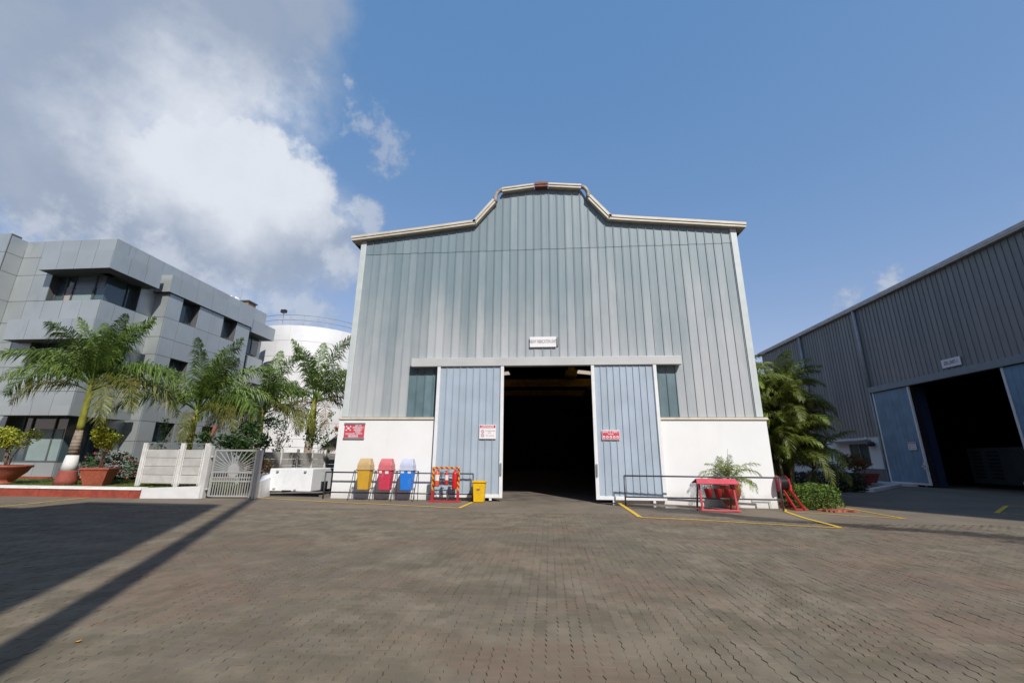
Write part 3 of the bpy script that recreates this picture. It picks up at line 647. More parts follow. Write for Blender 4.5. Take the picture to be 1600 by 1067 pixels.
RK = thing('bin_rack', 'thin steel rack whose splayed legs carry the three coloured bins', 'rack', (-6.2, YB + .2, 0))
for k, x in enumerate((-7.45, -6.615, -5.785, -4.955)):
    part('leg', RK, MB().tube([(x - .07, YB - .04, 0), (x, YB + .16, 1.07)], .014, 6), M_RAIL); part('leg', RK, MB().tube([(x - .02, YB + .40, 0), (x, YB + .24, 1.07)], .014, 6), M_RAIL)
part('cross_bar', RK, MB().tube([(-7.47, YB + .2, 1.07), (-4.93, YB + .2, 1.07)], .014, 6), M_RAIL)

# yellow dustbin on the ground
YD = thing('dustbin', 'plain yellow plastic dustbin standing beside the fire extinguisher stand', 'bin', (-2.6, 16.5, 0))
my = mat('yellow_plastic', (.78, .47, .01), .4, var=.06, vs=5, dirt=(.36, .25, .08), da=.4, dsc=6, ds=(1, 1, .4))
part('body', YD, MB().hexa([(-2.80, 16.30, .01), (-2.42, 16.30, .01), (-2.42, 16.66, .01), (-2.80, 16.66, .01)], [(-2.84, 16.26, .70), (-2.38, 16.26, .70), (-2.38, 16.70, .70), (-2.84, 16.70, .70)]), my, bevel=.03)
part('rim', YD, MB().box(-2.87, -2.35, 16.23, 16.73, .70, .735).box(-2.85, -2.37, 16.25, 16.71, .736, .755), my, bevel=.01)
em = MB(); em.add([(-2.62, 16.272, .56), (-2.66, 16.272, .50), (-2.58, 16.272, .50)], [(0, 1, 2)]); em.box(-2.69, -2.55, 16.266, 16.285, .455, .48).box(-2.68, -2.58, 16.27, 16.285, .42, .44); part('emblem', YD, em, M_INK)

# fire extinguisher stand
FS = thing('extinguisher_stand', 'red and yellow striped stand for fire extinguishers in front of the left door', 'stand', (-3.88, 16.4, 0))
for x in (-4.36, -3.40): part('post', FS, MB().box(x - .045, x + .045, 16.36, 16.44, .36, 1.16), M_STRIPE, bevel=.008); part('foot_post', FS, MB().box(x - .046, x + .046, 16.358, 16.442, .05, .359), M_RED)
part('top_bar', FS, MB().box(-4.405, -3.355, 16.36, 16.44, 1.161, 1.24), M_STRIPE, bevel=.01)
part('base_bar', FS, MB().box(-4.5, -3.28, 16.30, 16.5, .0, .05), M_RED, bevel=.01)
part('mid_bar', FS, MB().tube([(-4.32, 16.42, .92), (-3.44, 16.42, .92)], .015, 6), M_RAIL)
def ext(x, zt, r, h, m, label, lab=True, loop=False):
    T = thing('fire_extinguisher', label, 'extinguisher', (x, 16.33, zt - h), 'fire extinguishers on the striped stand')
    part('cylinder', T, MB().lathe([(.01, 0), (r * .9, .0), (r, .03), (r, h * .78), (r * .75, h * .86), (r * .35, h * .9), (r * .3, h * .96), (.01, h * .96)], (x, 16.30, zt - h), 18), m, smooth=True)
    part('valve', T, MB().box(x - .03, x + .03, 16.27, 16.33, zt - h * .05, zt).bar((x, 16.3, zt - .01), (x + .12, 16.28, zt + .03), .02), mat('valve_grey', (.45, .4, .4), .4, metal=.5))
    if lab: part('label_band', T, MB().lathe([(r + .002, 0), (r + .002, h * .34)], (x, 16.30, zt - h * .66), 18, False), mat('ext_label', (.75, .66, .60), .6, var=.1, vs=12), smooth=True)
    pts = [(x - .02, 16.28, zt - .02), (x - .16, 16.26, zt - .06), (x - .2, 16.26, zt - .22), (x - .13, 16.25, zt - h * .75), (x - r, 16.25, zt - h * .9)] if loop else [(x + .02, 16.28, zt - .02), (x + r + .05, 16.25, zt - .1), (x + r + .02, 16.24, zt - h * .6)]
    part('hose', T, MB().tube(pts, .012, 6), M_BLACK, smooth=True)
ext(-4.19, 1.16, .095, .62, mat('ext_orange', (.62, .10, .05), .35, var=.08), 'faded orange red fire extinguisher with a pale label, on the left of the stand')
ext(-3.83, 1.12, .07, .52, M_RED, 'small fire extinguisher with a looped black hose in the middle of the stand', True, True)
ext(-3.52, 1.16, .095, .70, mat('ext_red', (.55, .015, .02), .3, var=.05), 'tall plain bright red fire extinguisher beside the right striped post', False)

# sand bucket stand
g0 = gz(5.6, 15.6)
SB = thing('bucket_stand', 'red steel stand with little pitched roof holding fire buckets', 'stand', (5.6, 15.6, g0))
for x in (5.02, 6.13):
    part('leg', SB, MB().bar((x, 15.42, g0), (x, 15.62, .90), .06), M_RED); part('leg', SB, MB().bar((x, 16.0, g0), (x, 15.68, .90), .05), M_BLACK)
part('base_bar', SB, MB().box(4.95, 6.22, 15.36, 15.46, g0, g0 + .055).box(4.95, 5.0, 15.461, 16.05, g0, g0 + .05), M_REDPINK, bevel=.006)
part('roof_sheet', SB, MB().hexa([(4.90, 15.36, .80), (6.28, 15.36, .80), (6.22, 15.63, .955), (4.96, 15.63, .955)], [(4.90, 15.35, .815), (6.28, 15.35, .815), (6.22, 15.63, .97), (4.96, 15.63, .97)]), M_REDPINK)
part('roof_sheet', SB, MB().hexa([(4.96, 15.635, .955), (6.22, 15.635, .955), (6.28, 15.95, .80), (4.90, 15.95, .80)], [(4.96, 15.635, .97), (6.22, 15.635, .97), (6.28, 15.96, .815), (4.90, 15.96, .815)]), M_REDPINK)
part('hanging_bar', SB, MB().tube([(5.02, 15.62, .86), (6.13, 15.62, .86)], .015, 6), M_BLACK)
for k, (x, lb) in enumerate(((5.32, 'red fire bucket hanging nearest the left legs of the roofed stand'), (5.63, 'red fire bucket hanging in the middle under the little red roof'), (5.96, 'red fire bucket hanging in front of the terracotta pot under the red roof'))):
    T = thing('fire_bucket', lb, 'bucket', (x, 15.60, .36), 'red fire buckets under the roofed stand')
    part('bucket_body', T, MB().lathe([(.01, 0), (.085, 0), (.135, .27), (.142, .28), (.13, .27), (.08, .02), (.01, .02)], (x, 15.60, .36), 20), M_RED, smooth=True)
    part('bail', T, MB().tube([(x - .13, 15.6, .63), (x - .09, 15.6, .76), (x, 15.61, .85), (x + .09, 15.6, .76), (x + .13, 15.6, .63)], .008, 6), M_BLACK)

# hose reel cart right of the rail
HC = thing('hose_trolley', 'red trolley with a coil of black hose between two red discs beside the railing end', 'hose reel', (8.6, 16.9, -.09))
for x in (8.22, 8.50):
    mb = MB().lathe([(.01, 0), (.27, 0), (.28, .012), (.27, .025), (.01, .025)], (0, 0, 0), 24)
    mb.v = [(x + v[2], 16.95 + v[0], .78 + v[1]) for v in mb.v]; part('reel_disc', HC, mb, M_RED)
for k in range(7):
    mb = MB(); mb.tube([(8.265 + k * .037, 16.95 + .235 * math.cos(a / 20 * 6.2832), .78 + .235 * math.sin(a / 20 * 6.2832)) for a in range(21)], .018, 6, False); part('hose_turn', HC, mb, M_BLACK, smooth=True)
for x, ex in ((8.30, 8.52), (8.52, 8.82)):
    part('leg', HC, MB().bar((x, 16.9, .70), (ex, 16.55, -.06), .06), M_RED); part('leg', HC, MB().bar((x, 17.0, .70), (x + .1, 17.2, -.08), .05), M_RED)
part('foot_bar', HC, MB().bar((8.48, 16.56, -.05), (8.95, 16.62, -.05), .05).bar((8.52, 16.56, -.06), (8.52, 17.1, -.06), .04), M_RED)
part('valve', HC, MB().bar((8.56, 16.85, .95), (8.62, 16.85, .55), .07), M_RED)

# ------------------------------------------------------------------ plants
def leaf_cloud(mb, pts, size, rng, aspect=.5, flat=.0, fold=.25):
    for p in pts:
        s = size * rng.uniform(.6, 1.3); d = Vector((rng.gauss(0, 1), rng.gauss(0, 1), rng.gauss(0, .7) + .2)).normalized(); n = Vector((rng.gauss(0, 1), rng.gauss(0, 1), rng.gauss(0, 1) + flat)).normalized()
        w = d.cross(n).normalized() * s * aspect * .5; n = w.cross(d).normalized(); P = Vector(p)
        mb.add([P, P + d * s * .45 + w + n * s * fold * .3, P + d * s, P + d * s * .45 - w + n * s * fold * .3, P + d * s * .5 - n * s * fold * .12], [(0, 4, 1), (1, 4, 2), (2, 4, 3), (3, 4, 0)])
def ell(rng, c, r, n, shell=.35, clumps=0):
    out = []; cl = [(rng.gauss(0, .5), rng.gauss(0, .5), rng.gauss(0, .5)) for _ in range(clumps)]
    while len(out) < n:
        v = Vector((rng.gauss(0, 1), rng.gauss(0, 1), rng.gauss(0, 1))).normalized() * (1 - shell * rng.random() ** 1.5)
        if clumps:
            q = rng.choice(cl); v = (Vector(q) + Vector((rng.gauss(0, .22), rng.gauss(0, .22), rng.gauss(0, .22))))
            if v.length > 1.05: continue
        out.append((c[0] + v.x * r[0], c[1] + v.y * r[1], c[2] + v.z * r[2]))
    return out

def frond_mesh(name, L, e0, droop, n, lmax, plum, seed, mt, w=.03, petiole=.14, twist=0.0):
    rng = random.Random(seed); mb = MB(); K = 14; P = [Vector((0, 0, 0))]; T = []
    for k in range(K):
        t = k / (K - 1); e = e0 - droop * t ** 1.35; d = Vector((math.cos(e), math.sin(twist * t) * .3, math.sin(e))).normalized(); T.append(d); P.append(P[-1] + d * L / K)
    mb.tube(P[::2], [max(.004, .028 * (1 - i / 7) * L / 2.6) for i in range(len(P[::2]))], 4, False)
    for side in (-1, 1):
        for i in range(n):
            t = petiole + (1 - petiole) * (i + rng.random() * .7) / n; q = min(t * K, K - 1e-3); k = int(q); p = P[k].lerp(P[k + 1], q - k); tn = T[min(k, K - 1)]
            S = Vector((0, side, 0)); U = S.cross(tn) * side; U = Vector((-tn.z, 0, tn.x))
            ln = lmax * (math.sin(math.pi * min(1, .2 + .78 * (t - petiole) / (1 - petiole))) ** .7) * rng.uniform(.8, 1.12)
            a = rng.gauss(.15, plum)
            d = (S * math.cos(a) * .85 + U * math.sin(a) + tn * (.45 + .5 * t)).normalized()
            m = p + d * ln * .48 + Vector((0, 0, -.07 * ln)); e = p + d * ln * .80 + Vector((0, 0, -ln * rng.uniform(.25, .68)))
            wv = tn * w * .5 if abs(d.dot(tn)) < .9 else U * w * .5
            mb.add([p - wv * .4, p + wv * .4, m + wv, m - wv, e], [(0, 1, 2, 3), (3, 2, 4)])
    return mesh(name, mb, mt)
FR = [frond_mesh('frond', 3.45, e, dr, 112, .86, .52, 10 + i, L_PALM, .046) for i, (e, dr) in enumerate(((1.42, .55), (1.15, 1.15), (.85, 1.45), (.55, 1.55), (1.0, 1.9)))]
FRY = [frond_mesh('frond', 3.3, e, dr, 100, .84, .42, 30 + i, m, .044) for i, (e, dr, m) in enumerate(((.45, 1.9, L_PALMY), (.25, 1.7, L_PALMY), (.1, 1.5, L_PALMY)))]
FRD = [frond_mesh('frond', 2.7, .1, 2.0, 50, .65, .3, 40, L_DRY, .036)]

def royal_palm(label, x, y, z, prof, shaft, fr, seed, scale=1.0, paint=True, spear=True, lean=(0, 0)):
    rng = random.Random(seed); T = thing('palm_tree', label, 'palm', (x, y, z), 'feather palms in front of the panelled building')
    def trunk(name, pr, m, n=20):
        pts = [(x + lean[0] * zz, y + lean[1] * zz, z + zz) for r, zz in pr]; part(name, T, MB().tube(pts, [r for r, zz in pr], n), m, smooth=True)
    for nm, pr, m in prof: trunk(nm, pr, m)
    trunk('crownshaft', shaft, M_TRUNKG); h = shaft[-1][1]; cx, cy, cz = x + lean[0] * h, y + lean[1] * h, z + h - .1
    for a, kind, k, s in fr:
        me = {'g': FR, 'y': FRY, 'd': FRD}[kind]; inst('frond', T, me[k % len(me)], (cx + .05 * math.cos(R(a)), cy + .05 * math.sin(R(a)), cz - (.25 if kind != 'g' else 0) * rng.random()), (rng.gauss(0, .08), rng.gauss(0, .05), R(a)), s * scale * rng.uniform(.95, 1.05))
    if spear: part('spear_leaf', T, MB().tube([(cx, cy, cz), (cx + .03, cy, cz + 1.0 * scale), (cx + .09, cy, cz + 1.9 * scale)], [.06, .035, .006], 6), L_PALM, smooth=True)
    return T
M_PRED = mat('trunk_red', (.30, .075, .055), .75, var=.12, vs=5); M_PWHITE = mat('trunk_white', (.72, .71, .70), .8, var=.05, vs=4, dirt=(.5, .46, .42), da=.4, dsc=6)
royal_palm('nearest palm with red and white painted trunk base beside the square pot', -19.6, 16.5, .36,
    [('painted_band', [(.36, 0), (.345, .2), (.285, .52), (.275, .58)], M_PRED), ('painted_band', [(.274, .581), (.235, .85), (.195, 1.18)], M_PWHITE), ('trunk', [(.194, 1.181), (.155, 1.75), (.118, 2.19)], M_BARK)],
    [(.112, 2.191), (.122, 2.4), (.115, 3.2), (.09, 4.0), (.075, 4.2)],
    [(100, 'g', 0, 1.0), (20, 'g', 0, 1.05), (200, 'g', 0, 1.0), (285, 'g', 1, 1.0), (330, 'g', 1, 1.05), (150, 'g', 1, 1.1), (60, 'g', 2, 1.0), (240, 'g', 2, 1.0), (185, 'g', 3, 1.25), (165, 'g', 4, 1.05), (215, 'y', 0, .85), (5, 'g', 3, 1.2), (345, 'y', 0, 1.2), (20, 'y', 0, 1.25), (330, 'y', 1, 1.15), (262, 'g', 3, .9), (120, 'g', 2, 1.0), (135, 'g', 0, 1.05), (180, 'g', 2, 1.1), (75, 'g', 0, 1.05), (320, 'g', 0, 1.0)], 1)
royal_palm('green trunked palm rising behind the pale panel fence', -17.0, 19.2, .36, [('trunk', [(.18, 0), (.14, 1.2)], M_BARK)], [(.14, 1.201), (.15, 1.5), (.12, 2.4), (.08, 3.4)],
    [(10, 'g', 0, 1.15), (95, 'g', 0, 1.0), (180, 'g', 1, 1.0), (280, 'g', 0, .95), (330, 'g', 1, 1.1), (35, 'g', 2, 1.0), (230, 'g', 2, .95), (150, 'g', 2, 1.1), (0, 'y', 0, 1.1), (200, 'g', 3, 1.0), (340, 'y', 0, 1.0), (300, 'y', 1, .8), (70, 'g', 3, 1.0), (50, 'g', 1, 1.1), (350, 'g', 3, 1.1)], 2, 1.05, False, True, (.04, 0))
royal_palm('palm with drooping yellow frond just behind the ray gate', -15.7, 22.3, .3, [('trunk', [(.18, 0), (.14, 2.3)], M_BARK)], [(.14, 2.301), (.145, 2.5), (.12, 3.1), (.08, 3.8)],
    [(15, 'g', 0, 1.0), (110, 'g', 0, 1.05), (200, 'g', 1, 1.0), (300, 'g', 1, .9), (340, 'y', 0, 1.05), (20, 'y', 0, .95), (180, 'g', 3, 1.1), (260, 'y', 1, .85), (60, 'g', 2, 1.0), (225, 'g', 2, 1.0), (160, 'd', 0, 1.0), (285, 'd', 0, .9), (330, 'g', 2, 1.0), (190, 'y', 0, 1.0)], 3, 1.1)
royal_palm('tall palm with creeper climbing its trunk beside the corner of the hall', -15.5, 27.0, 0, [('trunk', [(.28, 0), (.24, 2.9)], M_BARK)], [(.24, 2.901), (.26, 3.3), (.2, 4.3), (.12, 5.3)],
    [(10, 'g', 0, 1.25), (100, 'g', 0, 1.2), (190, 'g', 0, 1.15), (280, 'g', 1, 1.1), (330, 'g', 2, 1.15), (40, 'g', 2, 1.1), (230, 'g', 3, 1.1), (170, 'g', 3, 1.2), (0, 'y', 0, 1.0), (200, 'd', 0, 1.2), (320, 'd', 0, 1.2), (250, 'd', 0, 1.1), (20, 'd', 0, 1.1), (140, 'y', 1, 1.1), (60, 'g', 1, 1.1), (350, 'g', 3, 1.05)], 4, 1.2)

def foliage_thing(name, label, cat, loc, pts, size, mt, seed, aspect=.5, stems=(), stem_r=.015, stem_m=None, group=None, extra=()):
    T = thing(name, label, cat, loc, group); mb = MB(); leaf_cloud(mb, pts, size, random.Random(seed), aspect); part('foliage', T, mb, mt, kind='stuff')
    for s in stems: part('stem', T, MB().tube(s, [stem_r * (1 - .5 * i / max(1, len(s) - 1)) for i in range(len(s))], 6), stem_m or M_STEM, smooth=True)
    for nm, p2, sz, m2 in extra:
        mb = MB(); leaf_cloud(mb, p2, sz, random.Random(seed + 9), .8); part(nm, T, mb, m2, kind='stuff')
    return T
def potted(label, x, y, z, H1, rad, pot, seed, spread=1.0):
    rng = random.Random(seed); stems = []; pts = []
    for k in range(7):
        a = rng.uniform(0, 6.283); r = rng.uniform(.3, 1) * rad * .8; ht = H1 * rng.uniform(.75, 1.0)
        top = (x + r * math.cos(a), y + r * math.sin(a), z + ht)
        stems.append([(x + .05 * math.cos(a), y + .05 * math.sin(a), z), (x + .25 * r * math.cos(a + .5), y + .25 * r * math.sin(a + .5), z + ht * .4), (x + .6 * r * math.cos(a - .2), y + .6 * r * math.sin(a - .2), z + ht * .72), top])
        pts += ell(rng, (top[0], top[1], top[2] - .05), (rad * .46, rad * .46, H1 * .17), 190, .9); 
        m = stems[-1][2]; pts += ell(rng, m, (rad * .34, rad * .34, H1 * .13), 60, .9)
    return foliage_thing('potted_shrub', label, 'plant', (x, y, z), pts, .10, L_LIME, seed, .6, stems, .028)
# bowl pot at the far left
PB = thing('plant_pot', 'round red bowl shaped pot at the far left on the white kerb', 'pot', (-22.4, 16.4, .36))
part('bowl', PB, MB().lathe([(.02, 0), (.38, 0), (.40, .07), (.34, .10), (.42, .22), (.66, .48), (.74, .66), (.80, .68), (.80, .76), (.72, .76), (.68, .66), (.02, .62)], (-22.5, 16.5, .36), 32), M_TERRA, smooth=True)
potted('lime leaved shrub growing in the round bowl pot', -22.5, 16.5, .98, 1.55, .85, None, 21)
PS = thing('plant_pot', 'square tapered red planter beside the painted palm trunk', 'pot', (-18.2, 16.5, .36))
def sq(c, y, w, z): return [(c - w, y - w, z), (c + w, y - w, z), (c + w, y + w, z), (c - w, y + w, z)]
part('box', PS, MB().hexa(sq(-18.2, 16.5, .30, .36), sq(-18.2, 16.5, .45, .98)), M_TERRA, bevel=.015); part('rim', PS, MB().box(-18.68, -17.72, 16.02, 16.98, .98, 1.06), M_TERRA, bevel=.015)
for o in [PS] + list(PS.children): pass
PS.rotation_euler = (0, 0, R(24))
potted('tall straggly lime shrub growing in the square red planter', -18.2, 16.5, 1.04, 1.55, .55, None, 22)
rng = random.Random(31)
fp = ell(rng, (-19.1, 17.6, 1.0), (1.35, .7, .75), 1500, .5)
foliage_thing('flowering_bush', 'dark flowering bush with pink blooms behind the square red planter', 'bush', (-19.2, 17.9, .36), fp, .12, L_DARKB, 31, .55, [[(-19.2, 17.9, .3), (-19.1, 17.8, .8)], [(-19.0, 17.9, .3), (-18.6, 17.8, .9)]], .03, extra=[('blossoms', ell(rng, (-19.1, 17.55, 1.02), (1.35, .72, .74), 60, .08), .15, L_FLOWER)])
# tree and shrubs by the gate
rng = random.Random(41); tp = []; st = []
for k in range(15):
    c = (-13.1 + rng.gauss(0, .75), 18.2 + rng.gauss(0, .4), 2.3 + rng.gauss(0, .42)); tp += ell(rng, c, (.45, .4, .34), 150, .8); st.append([(-13.2, 18.3, .2), (-13.2 + .3 * (c[0] + 13.2), 18.3, 1.2), c])
foliage_thing('broadleaf_tree', 'small leafy green tree spilling over the top of the ray gate', 'tree', (-13.2, 18.3, .2), tp, .15, L_DARKB, 41, .6, st[:7], .04)
tag(part('leaning_pole', None, MB().tube([(-15.25, 18.0, .3), (-15.06, 18, 1.97), (-14.78, 18, 2.85)], .075, 10), mat('pole_rust', (.22, .07, .04), .7, var=.2), smooth=True), 'rust red leaning pole between the palm and the leafy tree', 'pole')
def shrub(label, x, y, h, w, seed, m=L_DARKB, n=350, sz=.13):
    rng = random.Random(seed); pts = []; st = []
    for k in range(6):
        a = rng.uniform(0, 6.28); t = (x + w * .7 * math.cos(a), y + w * .7 * math.sin(a), h * rng.uniform(.6, 1)); st.append([(x, y, 0), (x + .3 * w * math.cos(a), y, h * .45), t]); pts += ell(rng, t, (w * .38, w * .38, h * .16), n // 6, .95)
        pts += ell(rng, st[-1][1], (w * .3, w * .3, h * .2), n // 10, .95)
    foliage_thing('shrub', label, 'shrub', (x, y, 0), pts, sz, m, seed, .5, st, .02)
shrub('slender dark shrub rising behind the fence left of the creeper palm', -16.4, 25.2, 4.1, .7, 51)
shrub('low dark shrub behind the fence beside the thatched roof', -14.9, 27.6, 2.9, .55, 52)
rng = random.Random(61); cp = []
for k in range(260):
    z = rng.uniform(2.4, 4.6); a = rng.uniform(0, 6.28); cp.append((-15.5 + .33 * math.cos(a), 27 + .33 * math.sin(a), z))
cst = [[(-15.3, 26.8, 2.6), (-14.6, 26.6, 3.4), (-13.9, 26.5, 4.3)], [(-15.3, 26.8, 2.3), (-14.4, 26.6, 2.7), (-13.5, 26.5, 3.25)]]
for s in cst:
    for t in np.linspace(0, 1, 40):
        q = Vector(s[0]).lerp(Vector(s[1]), t * 2) if t < .5 else Vector(s[1]).lerp(Vector(s[2]), t * 2 - 1)
        for _ in range(3): cp.append((q.x + rng.gauss(0, .1), q.y + rng.gauss(0, .1), q.z + rng.gauss(0, .12)))
foliage_thing('creeper', 'light green creeper with orange bloom climbing the tall palm trunk', 'climbing plant', (-15.5, 26.7, 0), cp, .16, L_BUSH, 61, .6, cst + [[(-15.2, 26.75, 0), (-15.25, 26.72, 2.6)]], .02, extra=[('blossoms', ell(rng, (-13.5, 26.5, 3.3), (.16, .1, .16), 22, 1), .15, L_ORANGE)])
rng = random.Random(62); cp = [(-16.95 + rng.gauss(0, .16), 18.95 + rng.gauss(0, .1), rng.uniform(1.7, 3.2)) for k in range(240)] + [(-18.15 + rng.gauss(0, .14), 19.0 + rng.gauss(0, .1), rng.uniform(1.6, 3.3)) for k in range(160)]
foliage_thing('creeper', 'thin creeper hanging beside the palm behind the pale fence', 'climbing plant', (-17.3, 18.95, .3), cp, .12, L_BUSH, 62, .6, [[(-18.15, 19, .3), (-18.1, 19, 3.2)], [(-16.9, 18.9, .3), (-16.95, 18.9, 3.1)]], .015)
# areca palms on the right
FA = [frond_mesh('frond', 2.35, e, dr, 44, .62, .16, 70 + i, m, .058, .14, tw) for i, (e, dr, m, tw) in enumerate(((1.25, 1.5, L_ARECA, .6), (1.0, 1.9, L_ARECA, -.5), (.8, 2.1, L_ARECA, .4), (1.3, 1.2, L_ARECAL, -.3), (.55, 2.2, L_ARECA, 0), (.9, 1.9, L_ARECAL, .5)))]
def areca(label, x, y, rad, hts, nfr, seed, fmin=1.0):
    rng = random.Random(seed); T = thing('areca_palm', label, 'palm', (x, y, gz(x, y)))
    for k, h in enumerate(hts):
        a = k / len(hts) * 6.283 + rng.random(); r = rad * rng.uniform(.15, 1); bx, by = x + r * .45 * math.cos(a), y + r * .45 * math.sin(a); tx, ty = x + r * math.cos(a), y + r * math.sin(a)
        part('stem', T, MB().tube([(bx, by, -.1), ((bx + tx) / 2, (by + ty) / 2, h * .5), (tx, ty, h)], [.06, .05, .035], 8), M_STEMG, smooth=True)
        for q in range(nfr):
            az = q * 2.4 + rng.uniform(-.4, .4); inst('frond', T, FA[rng.randrange(len(FA))], (tx, ty, h - rng.uniform(0, .35)), (rng.gauss(0, .12), rng.gauss(0, .15), az), rng.uniform(.75, 1.15))
areca('dense clump of areca palms with arching fronds at the right corner of the hall', 10.35, 20.6, 1.35, [4.9, 4.4, 4.6, 3.9, 4.2, 3.4, 3.0, 3.7, 2.6, 4.7, 2.2, 3.1, 2.0, 2.7, 3.6, 1.6, 4.1, 2.9, 1.3, 1.9, 2.3], 13, 81)
areca('bright green palm crown peeping out behind the areca clump', 11.4, 26.5, .7, [6.6, 6.0, 5.4, 5.0, 4.4], 12, 82)
# potted areca before the white wall
PA = thing('plant_pot', 'round terracotta pot on the ground behind the red bucket stand', 'pot', (6.35, 16.55, gz(6.35, 16.55)))
gp = gz(6.35, 16.55)
part('bowl', PA, MB().lathe([(.02, 0), (.19, 0), (.20, .10), (.15, .13), (.24, .24), (.36, .45), (.40, .62), (.37, .74), (.41, .78), (.41, .82), (.34, .82), (.02, .76)], (6.35, 16.55, gp), 28), M_TERRA, smooth=True)
FP = [frond_mesh('frond', 1.25, e, dr, 26, .30, .2, 90 + i, L_ARECAL, .02, .25) for i, (e, dr) in enumerate(((1.3, 1.6), (1.05, 2.1), (.8, 2.3), (1.4, .9)))]
AP = thing('potted_palm', 'young areca palm with thin arching fronds in the terracotta pot', 'plant', (6.35, 16.55, gp + .74)); rng = random.Random(95)
for q in range(22): inst('frond', AP, FP[q % 4], (6.35 + rng.gauss(0, .06), 16.5 + rng.gauss(0, .05), gp + .74), (rng.gauss(0, .12), rng.gauss(0, .1), q * 2.4), rng.uniform(.8, 1.25))
part('spear_leaf', AP, MB().tube([(6.35, 16.5, .7), (6.4, 16.5, 1.5), (6.46, 16.5, 1.98)], [.015, .01, .004], 5), M_STEMG)
# hedges
rng = random.Random(101)
def boxpts(x0, x1, y0, y1, z0, z1, n, rng, rnd=.25):
    out = []
    while len(out) < n:
        u, v, w = rng.uniform(-1, 1), rng.uniform(-1, 1), rng.uniform(-1, 1); m = max(abs(u), abs(v), abs(w))
        if m < .45 or (abs(u) ** 5 + abs(v) ** 5 + abs(w) ** 5) > 1.0 + rng.random() * .5: continue
        if m < .8 and rng.random() < .6: continue
        x = (x0 + x1) / 2 + u * (x1 - x0) / 2; y = (y0 + y1) / 2 + v * (y1 - y0) / 2; z = (z0 + z1) / 2 + w * (z1 - z0) / 2
        z += .06 * math.sin(x * 3.1) * math.cos(y * 2.7) if w > 0 else 0
        out.append((x, y, z))
    return out
foliage_thing('hedge_bush', 'bright green clipped bush beside the red hose trolley', 'bush', (9.3, 17.0, -.09), boxpts(8.75, 10.2, 16.55, 17.9, -.05, .72, 3200, rng), .085, L_BUSH, 101, .6, [[(9.2 + .2 * k, 16.9, -.1), (9.25 + .18 * k, 16.8, .35)] for k in range(4)], .03)
mb = MB()
bk = thing('brick_edging', 'low heap of broken orange red bricks at the foot of the clipped bush', 'bricks', (9.8, 16.45, -.09)); rng = random.Random(103)
for k in range(34):
    x = rng.uniform(9.35, 10.35); y = 16.42 + (x - 9.8) * .15 + rng.gauss(0, .09); s = rng.uniform(.05, .1); z = gz(x, y); a = rng.random() * 3
    c, sn = math.cos(a), math.sin(a); q = [(x + (i * c * 1.5 - j * sn) * s, y + (i * sn * 1.5 + j * c) * s) for i, j in ((-1, -1), (1, -1), (1, 1), (-1, 1))]
    h = rng.uniform(.03, .08); part('brick', bk, MB().hexa([(*p, z - .01) for p in q], [(p[0] * .96 + x * .04, p[1] * .96 + y * .04, z + h) for p in q]), mat('brick_orange', (.33, .10, .055), .8, var=.2, obr=.25))
# small planted bed with grass behind the trolley
struct('planting_bed', MB().prism_z([(8.3, 17.2), (10.6, 17.7), (12.4, 24), (8.3, 24)], -.2, .0), mat('soil', (.10, .085, .05), .95, var=.3))
rng = random.Random(104); gm = MB()
for k in range(2600):
    x = rng.uniform(8.3, 11); y = rng.uniform(17.2, 19.5)
    if y < 17.2 + (x - 8.3) * .25: continue
    a = rng.random() * 6.28; h = rng.uniform(.05, .13); gm.add([(x - .006, y, -.01), (x + .006, y, -.01), (x + .05 * math.cos(a), y + .05 * math.sin(a), h)], [(0, 1, 2)])
struct('grass', gm, L_GRASS, 'stuff')
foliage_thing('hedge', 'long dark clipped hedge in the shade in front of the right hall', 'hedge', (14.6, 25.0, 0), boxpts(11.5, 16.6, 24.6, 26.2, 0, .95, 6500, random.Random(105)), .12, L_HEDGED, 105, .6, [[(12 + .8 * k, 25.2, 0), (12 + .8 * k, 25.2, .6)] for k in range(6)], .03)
foliage_thing('croton', 'orange and red leaved plant in the pot under the shaded window', 'plant', (21.5, 33.0, .5), ell(random.Random(106), (21.4, 33.0, 1.45), (1.05, .8, .62), 800, .7), .2, L_CROTON, 106, .45, [[(21.4, 33, .5), (21.0 + .3 * k, 33, 1.4)] for k in range(4)], .03)
PC = thing('plant_pot', 'dark red square pot in the shade below the window of the right hall', 'pot', (21.5, 33, 0)); part('box', PC, MB().hexa(sq(21.5, 33, .65, 0), sq(21.5, 33, .85, .75)), mat('pot_darkred', (.20, .035, .03), .7), bevel=.02)

# ------------------------------------------------------------------ right hall (side wall faces -X at x=24)
RX = 24.0
RH = thing('factory_hall', 'second corrugated factory hall on the right standing in shade', 'factory building', (RX, 30, 0))
Y0r, Y1r = -4.0, 48.7
part('wall', RH, MB().box(RX + .05, RX + .3, 30.2, Y1r, 0, 12.95).box(RX + .05, RX + .3, Y0r, 24.0, 0, 12.95).box(RX + .05, RX + .3, 24.0, 30.2, 6.45, 12.95), M_DARK)
me_ = None
def sheet_x(h0, h1):
    mb = MB(); w = .36; pr = sheet_prof(w - .004, .036); vs = []
    for u, o in pr: vs += [(-o, -u, h0), (-o, -u, h1)]
    vs += [(.05, 0, h0), (.05, 0, h1)]; k = len(pr)
    return mesh('cladding_sheet', mb.add(vs, [(2 * i, 2 * i + 2, 2 * i + 3, 2 * i + 1) for i in range(k - 1)] + [(2 * k, 0, 1, 2 * k + 1)]), M_CLADR)
ma_, mb_ = sheet_x(3.34, 12.9), sheet_x(6.84, 12.9)
ny = int((Y1r - 11.0) / .36)
